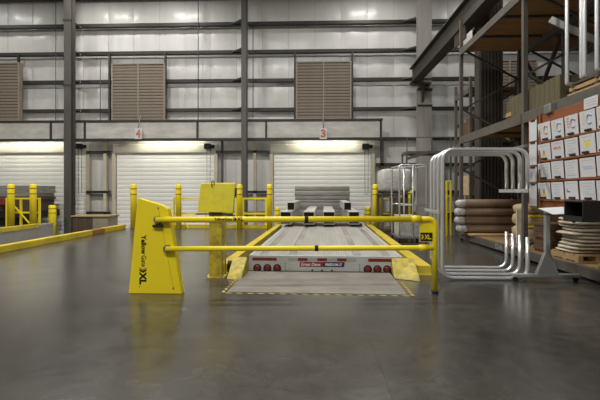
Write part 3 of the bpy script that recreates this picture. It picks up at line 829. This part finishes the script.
r2 = rack('smaller far steel rack beyond the dark column, stacked with brown cartons', 5.3, 6.9, [13.75, 15.15], [(.1, .24), (3.0, 3.17), (4.8, 5.0)], 5.35, 7)
# hoist of goods on the far rack
def carton(lab, x0, x1, y0, y1, z0, z1, m='carton', grp=None):
    t = thing('carton', lab, 'carton', ((x0 + x1) / 2, (y0 + y1) / 2, z0), grp)
    bm = nb(); box(bm, x0, x1, y0, y1, z0, z1, .012); part('box_body', bm, m, t)
    bm = nb(); ym = (y0 + y1) / 2; box(bm, x0 - .002, x1 + .002, ym - .03, ym + .03, z1 - .1, z1 + .002); part('tape_strip', bm, 'sack_tan', t)
for k, (x0, x1, y0, y1, z0, z1, m, lab) in enumerate((
    (5.4, 6.1, 13.9, 14.9, 3.17, 4.0, 'carton_dark', 'dark brown carton high on the far rack, nearest the aisle'),
    (6.2, 6.7, 13.85, 14.4, 3.17, 3.6, 'sack_tan', 'small beige carton high on the far rack beside the dark column'),
    (5.4, 6.1, 13.85, 15.0, .24, 1.3, 'carton_dark', 'dark brown carton at the bottom of the far rack'),
    (5.4, 6.1, 13.85, 15.0, 1.31, 2.0, 'sack_tan', 'beige carton stacked on the dark carton in the far rack'),
    (6.15, 6.75, 13.85, 15.0, .24, 2.7, 'carton_dark', 'tall dark carton at the bottom of the far rack by the column'))):
    carton(lab, x0, x1, y0, y1, z0, z1, m, 'cartons on the far rack')
# huge cartons, added to give a dark backdrop behind the main rack
for (x0, x1, y0, y1, z1, lab) in ((6.45, 7.95, 8.8, 10.3, 2.5, 'huge dark backdrop carton added behind the main rack, middle'), (6.45, 7.95, 10.5, 11.95, 2.6, 'huge dark backdrop carton added behind the main rack, far end'), (6.45, 7.95, 5.5, 8.3, 2.6, 'huge dark backdrop carton added behind the main rack, near end'),
                              (7.1, 9.2, 12.9, 14.5, 2.8, 'huge dark backdrop carton added behind the dark building column')):
    carton(lab, x0, x1, y0, y1, 0, z1, 'carton_dark', 'huge dark backdrop cartons added behind the rack')

# ---- rolls on the bottom shelf
zdk = L1[1]
bm = nb(); box(bm, XF - .08, XB, 11.0, 11.9, zdk, zdk + .05, .006)
tag(part('bearer_board', bm, 'wood'), 'pale wooden board under the brown rolls', 'board')
rr = .119
for k in range(4):
    z = zdk + .05 + rr + k * 2 * rr; y = 11.45 + (.02 if k % 2 else 0)
    lab = 'brown kraft wrapped roll on the bottom rack shelf, %s of four' % ('lowest', 'second from bottom', 'third from bottom', 'topmost')[k]
    t = thing('paper_roll', lab, 'roll', (5.3, y, z - rr), 'brown rolls on the rack')
    xl = 4.19 + random.uniform(-.04, .04)
    bm = nb(); tube(bm, [(xl, y, z), (6.35, y, z)], rr * .985, 20); part('roll_body', bm, 'kraft', t)
    bm = nb(); blob(bm, (xl - .02, y, z), .15, rr * 1.15, rr * .9, .7, 18, 10, .09); part('film_end', bm, 'film', t)

# ---- sacks and bundles on the bottom shelf
def pallet(lab, x0, x1, y0, y1, z0, h=.13):
    t = thing('pallet', lab, 'pallet', ((x0 + x1) / 2, (y0 + y1) / 2, z0))
    for k in range(3):
        xx = x0 + (x1 - x0 - .08) * k / 2; bm = nb(); box(bm, xx, xx + .08, y0, y1, z0 + .02, z0 + h - .02); part('stringer', bm, 'wood', t)
    n = 6; p = (y1 - y0) / n
    for k in range(n):
        bm = nb(); box(bm, x0, x1, y0 + k * p, y0 + k * p + p * .72, z0 + h - .02, z0 + h); part('top_plank', bm, 'wood', t)
    for k in (0, 2.6, 5.28):
        bm = nb(); box(bm, x0, x1, y0 + k * p, y0 + k * p + p * .72, z0, z0 + .02); part('bottom_plank', bm, 'wood', t)
pallet('small pale wooden pallet under the white sacks on the bottom shelf', 4.5, 5.15, 6.93, 7.73, zdk)
zz = zdk + .13
for k in range(11):
    h = .062; dx, dy = random.uniform(-.05, .05), random.uniform(-.05, .05)
    bm = nb(); blob(bm, (4.82 + dx, 7.36 + dy, zz + h / 2), .29, .31, h / 2 * .95, .55, 20, 8, .05)
    lab = 'crumpled pale sack in the pallet stack, ' + ('lowest' if k == 0 else 'topmost' if k == 10 else ORD[k] + ' from the bottom')
    tag(part('sack', bm, 'sack'), lab, 'sack', 'pale sacks on the small pallet'); zz += h
# tan tied bundle further back and its cardboard panel
xb0 = X(519, 9.7)
t = thing('tied_bundle', 'bulky tan sack bundle with yellow ties on the bottom shelf', 'bundle', (xb0 + .35, 9.8, zdk))
for k, (zc, hh, ww) in enumerate(((.44, .2, .36), (.77, .17, .34), (1.03, .12, .33))):
    bm = nb(); blob(bm, (xb0 + .33, 9.85, zc), ww, .33, hh, .6, 18, 10, .04); part('sack', bm, 'sack_tan', t)
for zc, dx in ((.62, 0), (.86, .03), (1.1, .08)):
    bm = nb(); box(bm, xb0 + .1 + dx, xb0 + .5, 9.5, 9.53, zc - .022, zc + .022, .006); part('tie', bm, 'yellow', t)
bm = nb(); box(bm, xb0 + .02, xb0 + .64, 9.55, 10.2, zdk, zdk + .04); part('base_board', bm, 'wood', t)
bm = nb(); box(bm, xb0 - .12, xb0 - .01, 9.56, 9.6, zdk, 1.02); tag(part('flat_carton', bm, 'sack'), 'upright pale cardboard panel left of the tan bundle', 'cardboard')
# flattened cardboard stacks
def flats(lab, x0, x1, y0, y1, z0, n, h, m='carton'):
    t = thing('cardboard_stack', lab, 'cardboard stack', ((x0 + x1) / 2, (y0 + y1) / 2, z0))
    for k in range(n):
        dx, dy = random.uniform(-.025, .025), random.uniform(-.02, .02)
        bm = nb(); box(bm, x0 + dx, x1 + dx, y0 + dy, y1 + dy, z0 + k * h, z0 + (k + 1) * h - .006); part('cardboard_sheet', bm, m, t)
flats('stack of flat brown cardboard behind the pale sacks', 5.2, 6.05, 7.5, 8.3, zdk, 18, .055)
flats('stack of flat brown cardboard at the right edge of the shelf', 4.75, 5.9, 5.35, 6.35, zdk + .0, 18, .055)
flats('low stack of brown cardboard next to the grey stand post', 4.55, 5.1, 7.85, 8.4, zdk, 10, .06, 'carton_dark')
bm = nb(); blob(bm, (4.5, 5.95, zdk + .075), .2, .35, .075, .6)
tag(part('lime_bag', bm, 'lime_bag'), 'yellow green bag lying at the front edge of the bottom shelf', 'bag')

# ---- goods on the second shelf
z2 = L2[1]
t = thing('wooden_crate', 'greenish weathered wooden crate on the second rack shelf', 'crate', (5.0, 8.2, z2))
n = 11; y0, y1 = 7.45, 9.25
for k in range(n):
    a = y0 + (y1 - y0) * k / n; b = y0 + (y1 - y0) * (k + 1) / n - .008
    bm = nb(); box(bm, 4.5, 4.53, a, b, z2, z2 + .49 + random.uniform(-.015, .015)); part('plank', bm, 'green_wood', t)
for k in range(3):
    a = 4.54 + .95 * k / 6; bm = nb(); box(bm, a, a + .15, y0, y0 + .03, z2, z2 + .49); part('plank', bm, 'green_wood', t)
bm = nb(); box(bm, 4.54, 5.02, y0 + .04, y1 - .02, z2, z2 + .45); part('crate_body', bm, 'green_wood', t)
t = thing('wooden_crate', 'taller greenish crate at the far end of the second rack shelf', 'crate', (5.3, 10.5, z2))
bm = nb(); box(bm, 4.95, 5.9, 9.5, 10.4, z2, z2 + .65, .01); part('crate_body', bm, 'green_wood', t)
bm = nb(); box(bm, 4.93, 4.95, 9.5, 10.4, z2 + .25, z2 + .35); part('batten', bm, 'wood', t)
t = thing('plank_pile', 'pile of loose pale planks at the front of the second shelf', 'planks', (4.9, 6.1, z2))
for k, (x0, x1, h0, h1, m) in enumerate(((4.45, 4.62, 0, .05, 'wood'), (4.7, 4.9, 0, .05, 'wood'), (5.0, 5.3, 0, .05, 'wood'), (4.48, 4.66, .1, .16, 'wood'), (4.75, 4.95, .1, .16, 'dunnage'), (5.05, 5.35, .1, .16, 'wood'), (4.5, 4.7, .2, .24, 'dunnage'), (4.8, 5.3, .2, .24, 'dunnage'))):
    bm = nb(); box(bm, x0, x1, 4.95 + .05 * k, 7.15, z2 + h0, z2 + h1); part('plank', bm, m, t)
for k, (y, z) in enumerate(((5.2, .05), (6.4, .05), (6.95, .05), (5.3, .16), (6.4, .16), (7.0, .16))):
    bm = nb(); box(bm, 4.45, 5.35, y, y + .08, z2 + z, z2 + z + (.05 if z < .1 else .04)); part('spacer', bm, 'dunnage', t)

# ---- chrome hoops
def hoop_pts(xl, xr, z0, z1, y, zr0, zr1, r):
    return fillet([(xr, y, zr1), (xr, y, z1), (xl, y, z1), (xl, y, z0), (xr, y, z0), (xr, y, zr0)], r, 7)
t = thing('hoop_rack', 'chrome hoop rack of four open tube frames on the floor', 'hoop rack', (2.85, 7.0, 0))
HY = [6.57, 6.88, 7.19, 7.5]
for k, y in enumerate(HY):
    f_ = k / 3; xl = X(442.5, 6.57) * (1 - f_) + X(431.5, 7.5) * f_; xr = X(527.5, 6.57) * (1 - f_) + X(506.5, 7.5) * f_
    bm = nb(); tube(bm, hoop_pts(xl, xr, .034, 2.12, y, .7, 1.47, .19), .031, 10); part('hoop', bm, 'chrome', t)
bm = nb(); bar(bm, (2.03, 6.5, 1.1), (2.11, 7.6, 1.1), .03, .05); part('link_bar', bm, 'chrome', t)
bm = nb(); bar(bm, (3.41, 6.5, 1.45), (3.5, 7.6, 1.45), .05, .06); part('link_bar', bm, 'chrome', t)
bm = nb(); bar(bm, (3.4, 6.5, 2.17), (3.45, 7.6, 2.17), .05, .04); part('clamp_bar', bm, 'steel', t)
# the same hoops stored on the second shelf
t = thing('hoop_rack', 'chrome hoop frames standing on the planks of the second shelf', 'hoop rack', (5.2, 6.6, z2 + .24))
for k, px in enumerate((567, 581.5, 584.5, 597)):
    y = (7.3, 6.9, 6.8, 6.45)[k]; xl = X(px, y)
    bm = nb(); tube(bm, hoop_pts(xl, xl + 1.1, z2 + .274, z2 + 2.33, y, z2 + .8, z2 + 1.6, .035), .034, 10); part('hoop', bm, 'chrome', t)
bm = nb(); bar(bm, (X(550, 7.9), 7.9, PZ(550, 19.5, 7.9)), (X(655, 7.32), 7.32, z2 + .56), .05, .12)
tag(part('leaning_bar', bm, 'steel'), 'flat grey steel bar leaning behind the shelved chrome hoops', 'bar')

# ---- far chrome cart with its load
def cartp(px, Y): return X(px, Y)
t = thing('tube_cart', 'chrome tube frame cart standing right of the trailer', 'cart', (X(413, 11.9), 11.9, 0))
ya, yb = 11.3, 12.4
xs3 = [X(399.5, ya), X(413, ya), X(426.5, ya)]
zt_ = PZ(413, 165, ya)
for y in (ya, yb):
    bm = nb(); tube(bm, fillet([(xs3[0], y, .16), (xs3[0], y, zt_), (xs3[2], y, zt_), (xs3[2], y, .16)], .08, 4), .026, 8); part('end_frame', bm, 'chrome', t)
    bm = nb(); tube(bm, [(xs3[1], y, .16), (xs3[1], y, zt_)], .026, 8); part('upright', bm, 'chrome', t)
    bm = nb(); tube(bm, [(xs3[0], y, PZ(413, 205, ya)), (xs3[2], y, PZ(413, 205, ya))], .018, 8); part('cross_rail', bm, 'chrome', t)
for x in xs3:
    bm = nb(); tube(bm, [(x, ya, zt_ - .02), (x, yb, zt_ - .02)], .02, 8); part('top_rail', bm, 'chrome', t)
bm = nb(); box(bm, xs3[0] - .03, xs3[2] + .03, ya - .03, yb + .03, .12, .17, .01); part('platform', bm, 'steel', t)
for x in (xs3[0], xs3[2]):
    for y in (ya + .06, yb - .06):
        bm = nb(); tube(bm, [(x - .02, y, .06), (x + .02, y, .06)], .06, 12); part('caster', bm, 'rubber', t)
bm = nb(); box(bm, xs3[0] + .05, xs3[1] + .25, ya + .15, yb - .1, .17, .75, .02); tag(part('film_box', bm, 'film'), 'pale film wrapped box on the chrome cart platform', 'box')
# frame with a film-wrapped load behind it
Ys = 14.3
xa, xb = X(381, Ys), X(413, Ys)
t = thing('storage_frame', 'grey storage frame carrying a film wrapped load behind the chrome cart', 'frame', ((xa + xb) / 2, Ys + .4, 0))
zs_ = PZ(395, 193, Ys)
for x in (xa + .04, (xa + xb) / 2, xb - .04):
    for y in (Ys, Ys + .9):
        bm = nb(); box(bm, x - .04, x + .04, y - .04, y + .04, 0, zs_ - .05); part('leg', bm, 'rack_steel', t)
bm = nb(); box(bm, xa, xb, Ys - .05, Ys + .95, zs_ - .05, zs_); part('shelf', bm, 'rack_steel', t)
bm = nb(); box(bm, xa, xb, Ys - .05, Ys + .95, .08, .12); part('shelf', bm, 'rack_steel', t)
z1 = PZ(395, 169, Ys)
bm = nb(); blob(bm, ((xa + xb) / 2, Ys + .45, (zs_ + z1) / 2 + .025), (xb - xa) / 2, .48, (z1 - zs_) / 2, .32, 24, 14, .02); tag(part('wrapped_load', bm, 'film'), 'white film wrapped load on the grey storage frame', 'load')
carton('brown carton on the low shelf of the grey storage frame', X(394, Ys), X(409.5, Ys), Ys + .15, Ys + .85, .12, PZ(400, 198, Ys), 'kraft')
# yellow ladder-like rail near the rolls
rails('narrow yellow upright rail left of the brown rolls', [446.5, 450.5], (181, 196, 212), 13.2, None, None, .022)
bm = nb(); box(bm, X(441.5, 13.0), X(444.7, 13.0), 13.0, 13.1, 0, PZ(443, 197, 13.0)); tag(part('wooden_post', bm, 'kraft'), 'brown wooden board standing left of the yellow upright rail', 'board')

# ---- document stand
XD = 3.66
def ydoc(px): u = (px - 300.0) / F; return XD * (ct + u * st) / (u * ct - st)      # depth of the board seen at a pixel column
yF, yN = 6.56, 4.2
t = thing('document_stand', 'grey wheeled stand carrying an orange board of clipped documents', 'document stand', (XD + .05, 6.3, 0))
zt_, zb_ = 2.66, 1.19
bm = nb(); box(bm, XD, XD + .03, yN, yF, zb_, zt_, .004); brd = part('board', bm, 'board', t)
for y in (yF - .02, yN + .02):
    bm = nb(); box(bm, XD - .03, XD + .035, y - .02, y + .02, zb_, zt_ + .02); part('board_edge', bm, 'board', t)
for zr in (2.235, 1.935, 1.63, 1.325):
    bm = nb(); box(bm, XD - .035, XD, yN + .05, yF - .05, zr - .03, zr - .008); part('ledge', bm, 'board', t)
for y in (6.5, 4.3):
    bm = nb(); box(bm, XD + .031, XD + .1, y - .035, y + .035, .2, zt_ - .1, .006); part('post', bm, 'stand_grey', t)
    c_ = XD + .065
    bm = nb(); prism(bm, [(c_ - .17, y - .04, .12), (c_ + .17, y - .04, .12), (c_ + .04, y - .04, .46), (c_ - .04, y - .04, .46)], (0, .08, 0)); part('gusset', bm, 'stand_grey', t)
    bm = nb(); box(bm, c_ - .54, c_ + .5, y - .045, y + .045, .075, .125, .008); ft = part('foot', bm, 'stand_grey', t)
    for xx in (c_ - .49, c_ + .45):
        bm = nb(); tube(bm, [(xx, y - .02, .037), (xx, y + .02, .037)], .037, 12); part('caster', bm, 'rubber', ft)
# clamp on the top corner
bm = nb(); box(bm, XD - .05, XD + .06, 6.22, 6.4, zt_ - .02, zt_ + .13, .02); part('clamp', bm, 'steel', t)
# hinged side leaf
P0 = Vector((XD + .01, yF + .04, 0)); P1 = Vector((X(528.6, 6.93), 6.93, 0)); dl = (P1 - P0).normalized(); nl = Vector((-dl.y, dl.x, 0)); nl = nl if nl.x < 0 else -nl
def leaf(bm, s0, s1, z0, z1, d0, d1):
    prism(bm, [P0 + dl * s0 + nl * d0 + Vector((0, 0, z0)), P0 + dl * s1 + nl * d0 + Vector((0, 0, z0)), P0 + dl * s1 + nl * d1 + Vector((0, 0, z0)), P0 + dl * s0 + nl * d1 + Vector((0, 0, z0))], (0, 0, z1 - z0)); return bm
LL = (P1 - P0).length
bm = nb(); leaf(bm, 0, LL, zb_ - .02, 2.66, -.02, 0); lf = part('side_leaf', bm, 'board', t)
bm = nb(); leaf(bm, 0, .05, zb_ - .02, 2.67, .0005, .02); part('leaf_edge', bm, 'black_steel', lf)
for k, (za, zb2) in enumerate(((2.28, 2.62), (1.88, 2.25), (1.6, 1.84), (1.2, 1.56))):
    bm = nb(); leaf(bm, .07, LL - .03, za, zb2, .0005, .006)
    s_ = part('document_sheet', bm, 'paper'); tag(s_, 'white sheet on the narrow side leaf, ' + ('top', 'second from top', 'third from top', 'bottom')[k], 'document', 'sheets on the side leaf')
    bm = nb(); leaf(bm, .12, LL - .08, zb2 - .02, zb2 + .01, .0065, .012); part('clip', bm, 'black_steel', s_)
# sheets: four rows on the board
cols = [(540, 552.2), (553.4, 565.4), (567, 580), (582, 597.4), (599, 615)]
rows = [(2.235, 2.515), (1.935, 2.19), (1.63, 1.885), (1.325, 1.58)]
def sheet(lab, ya, yb, z0, z1, ci, ri):
    t_ = thing('document_sheet', lab, 'document', (XD - .012, (ya + yb) / 2, z0), 'sheets on the orange board')
    dz = random.uniform(-.006, .006); z0 += dz; z1 += dz
    bm = nb(); prism(bm, [(XD - .014, ya, z0), (XD - .014, yb, z0), (XD - .034, yb, z1), (XD - .034, ya, z1)], (-.003, 0, 0)); part('page', bm, 'paper', t_)
    w_, h_ = ya - yb, z1 - z0
    def mark(u0, u1, v0, v1, m, nm='print'):
        bm = nb(); f = lambda v: XD - .0178 - .02 * v
        prism(bm, [(f(v0), ya - w_ * u0, z0 + h_ * v0), (f(v0), ya - w_ * u1, z0 + h_ * v0), (f(v1), ya - w_ * u1, z0 + h_ * v1), (f(v1), ya - w_ * u0, z0 + h_ * v1)], (-.0008, 0, 0)); part(nm, bm, m, t_)
    if (ci, ri) not in ((2, 2), (3, 2)):
        u = random.uniform(.38, .6); bm = nb(); box(bm, XD - .045, XD - .02, ya - w_ * (u + .2), ya - w_ * (u - .2), z0 + .004, z0 + .034, .004); part('clip', bm, 'black_steel', t_)
    if ri == 0:
        for v in (.82, .68, .54, .4): mark(.14, .34, v, v + .08, 'print_tan' if ci != 2 else 'print_rust')
        bm = nb(); cy, cz = ya - w_ * .64, z0 + h_ * .58
        pts = [(XD - .0186 - .02 * ((cz + .062 * math.sin(a) - z0) / h_), cy - .05 * math.cos(a), cz + .062 * math.sin(a)) for a in [2 * PI * j / 14 + .5 for j in range(12)]]
        tube(bm, pts, .011, 5); part('print', bm, 'print_rust' if ci == 0 else 'print_purple' if ci == 2 else 'print_blue', t_)
    else:
        random.seed(ci * 7 + ri)
        mark(.15, .85, .86, .89, 'print_grey')
        if (ci, ri) in ((0, 1), (0, 3)):
            mark(.3, .6, .22, .34, 'print_yellow'); mark(.4, .55, .34, .6, 'print_red')
        elif (ci, ri) == (1, 1):
            for u in (.2, .38, .62): mark(u, u + .14, .56, .68, 'print_red')
            mark(.2, .8, .53, .56, 'print_rust')
        elif (ci, ri) == (3, 1):
            for a_ in (.3, .5): 
                for b_ in (.35, .55): mark(a_, a_ + .16, b_, b_ + .15, 'print_yellow')
        elif (ci, ri) == (2, 3):
            mark(.14, .2, .38, .6, 'print_deep'); mark(.2, .4, .38, .45, 'print_deep')
        elif ri == 2 and ci == 3:
            mark(.2, .8, .5, .56, 'print_blue'); mark(.25, .85, .4, .46, 'print_blue')
        else:
            for v in (.7, .55, .4, .28): mark(.18, random.uniform(.55, .88), v, v + .03, 'print_grey')
            if ci == 2: mark(.15, .8, .12, .2, 'print_grey')
RN = ('top row', 'second row', 'third row', 'bottom row'); CN = ('leftmost', 'second from left', 'third from left', 'fourth from left', 'at the picture edge')
for ri, (z0, z1) in enumerate(rows):
    for ci, (pa, pb) in enumerate(cols):
        sheet('white printed sheet on the orange board, %s, %s' % (RN[ri], CN[ci]), ydoc(pa), ydoc(pb), z0, z1, ci, ri)
ya, yb = ydoc(585), ydoc(599)
t_ = thing('header_card', 'white header card above the top row of the orange board', 'card', (XD - .01, (ya + yb) / 2, 2.53))
bm = nb(); box(bm, XD - .016, XD - .012, yb, ya, 2.535, 2.68); part('page', bm, 'paper', t_)
for z in (2.645, 2.61, 2.575):
    bm = nb(); box(bm, XD - .0175, XD - .0162, yb + .03, ya - .03, z - .01, z + .006); part('print', bm, 'print_grey', t_)
# black tray and the paper on it
t = thing('document_tray', 'black document tray hooked under the orange board', 'tray', (3.5, 5.3, 1.05))
x0, x1, y0, y1 = 3.38, 3.62, 5.12, 5.5; zb_ = 1.05
for nm, a in (('tray_floor', (x0, x1, y0, y1, zb_, zb_ + .015)), ('tray_back', (x1 - .015, x1, y0, y1, zb_ + .015, zb_ + .25)), ('tray_side', (x0, x1 - .015, y0, y0 + .015, zb_ + .015, zb_ + .25)),
              ('tray_side', (x0, x1 - .015, y1 - .015, y1, zb_ + .015, zb_ + .25)), ('tray_lip', (x0 - .012, x0, y0, y1, zb_, zb_ + .07)), ('tray_top', (x0, x1, y0, y1, zb_ + .25, zb_ + .268))):
    bm = nb(); box(bm, *a); part(nm, bm, 'black_steel', t)
bm = nb(); tube(bm, fillet([(XD - .02, 5.8, 1.16), (3.5, 5.75, 1.1), (3.45, 5.4, 1.04)], .05, 4), .02, 8); part('arm', bm, 'black_steel', t)
bm = nb(); box(bm, 3.3, 3.62, 5.52, 5.95, 1.1, 1.118, .004); part('side_shelf', bm, 'black_steel', t)
bm = nb(); prism(bm, [(3.27, 5.56, 1.122), (3.62, 5.56, 1.135), (3.62, 5.92, 1.21), (3.27, 5.92, 1.19)], (0, 0, .006)); tag(part('loose_papers', bm, 'paper'), 'loose white papers lying beside the black tray', 'paper')

# ================================================================== LEFT BACKGROUND
# lumber load on a trailer at the leftmost door
Yl = 19.0
xa, xb = X(-30, Yl), X(30, Yl)
t = thing('flatbed_trailer', 'dark flatbed trailer behind the two leftmost bollards', 'trailer', ((xa + xb) / 2, Yl + 1, LOW))
bm = nb(); box(bm, xa, xb, Yl, Yl + 2.3, PZ(10, 218, Yl), PZ(10, 211, Yl), .02); part('deck', bm, 'black_steel', t)
for px in (-20, 0, 20):
    bm = nb(); x = X(px, Yl); tube(bm, [(x, Yl + .3, LOW + .5), (x, Yl + .6, LOW + .5)], .5, 18); part('wheel', bm, 'rubber', t)
bm = nb(); box(bm, xa + .2, xb - .2, Yl + .25, Yl + .65, LOW + .4, PZ(10, 218, Yl)); part('axle_frame', bm, 'black_steel', t)
zl = [PZ(10, p, Yl) for p in (211, 207, 203.5, 200, 196.5, 193, 189.3, 185.3)]
for k, (z0, z1) in enumerate(zip(zl, zl[1:])):
    bm = nb(); o = random.uniform(-.08, .05); box(bm, xa + .1, xb - .05 + o, Yl + .1, Yl + 2.0, z0, z1 - .008, .012)
    tag(part('lumber_layer', bm, 'wrapped' if k > 3 else 'dunnage'), 'grey brown lumber layer on the far left trailer, ' + ('lowest' if k == 0 else 'topmost' if k == 6 else ORD[k] + ' from the bottom'), 'lumber', 'lumber on the far left trailer')
bm = nb(); box(bm, X(-4, Yl - .3), X(5.5, Yl - .3), Yl - .35, Yl - .05, PZ(3, 205, Yl), PZ(3, 198, Yl), .03); box(bm, X(-4, Yl - .3), X(8, Yl - .3), Yl - .12, Yl + .09, PZ(3, 207, Yl), PZ(3, 205, Yl))
tag(part('red_box', bm, 'red_paint'), 'red box strapped to the lumber at the left edge', 'box')
# crate behind the left curb
Yk = 19.4
xa, xm, xb = X(72.5, Yk), X(92.5, Yk), X(108, Yk); zt_ = PZ(90, 217, Yk)
t = thing('wooden_crate', 'low wooden crate behind the long left curb, dark on one side', 'crate', ((xa + xb) / 2, Yk + .5, LOW))
bm = nb(); box(bm, xa, xm, Yk, Yk + 1, LOW, zt_, .01); part('dark_half', bm, 'dunnage', t)
bm = nb(); box(bm, xm + .004, xb, Yk, Yk + 1, LOW, zt_, .01); part('pale_half', bm, 'crate_pale', t)
bm = nb(); box(bm, xa - .05, xb + .06, Yk - .06, Yk + 1.05, zt_, zt_ + .07, .01); part('lid', bm, 'wood', t)
for px in (76, 84):
    bm = nb(); x = X(px, Yk); box(bm, x, x + .1, Yk - .03, Yk, LOW, zt_ - .05); part('batten', bm, 'carton_dark', t)

# small raised platform right of the wide column
Yq = 16.6
xa, xb = X(406, Yq), X(452, Yq); zq = PZ(430, 151, Yq)
t = thing('steel_platform', 'small raised grey steel platform beside the wide pale column', 'platform', ((xa + xb) / 2, Yq + .4, LOW))
bm = nb(); box(bm, xa, xb, Yq, Yq + .9, zq - .12, zq, .01); part('deck', bm, 'rack_steel', t)
for x in (xa + .04, xb - .04):
    for y in (Yq + .04, Yq + .86):
        bm = nb(); box(bm, x - .03, x + .03, y - .03, y + .03, LOW if x < 4.3 else 0, zq - .12); part('leg', bm, 'rack_steel', t)
for px in (407, 432, 451):
    x = X(px, Yq); bm = nb(); box(bm, x - .02, x + .02, Yq, Yq + .04, zq, zq + .55); part('rail_post', bm, 'rack_steel', t)
bm = nb(); box(bm, xa, xb, Yq + .005, Yq + .035, zq + .55, zq + .58); part('hand_rail', bm, 'rack_steel', t)
bm = nb(); bar(bm, (xa + .02, Yq - .03, zq - .32), (X(430, Yq), Yq - .03, zq - .03), .05, .12); part('brace', bm, 'rack_steel', t)
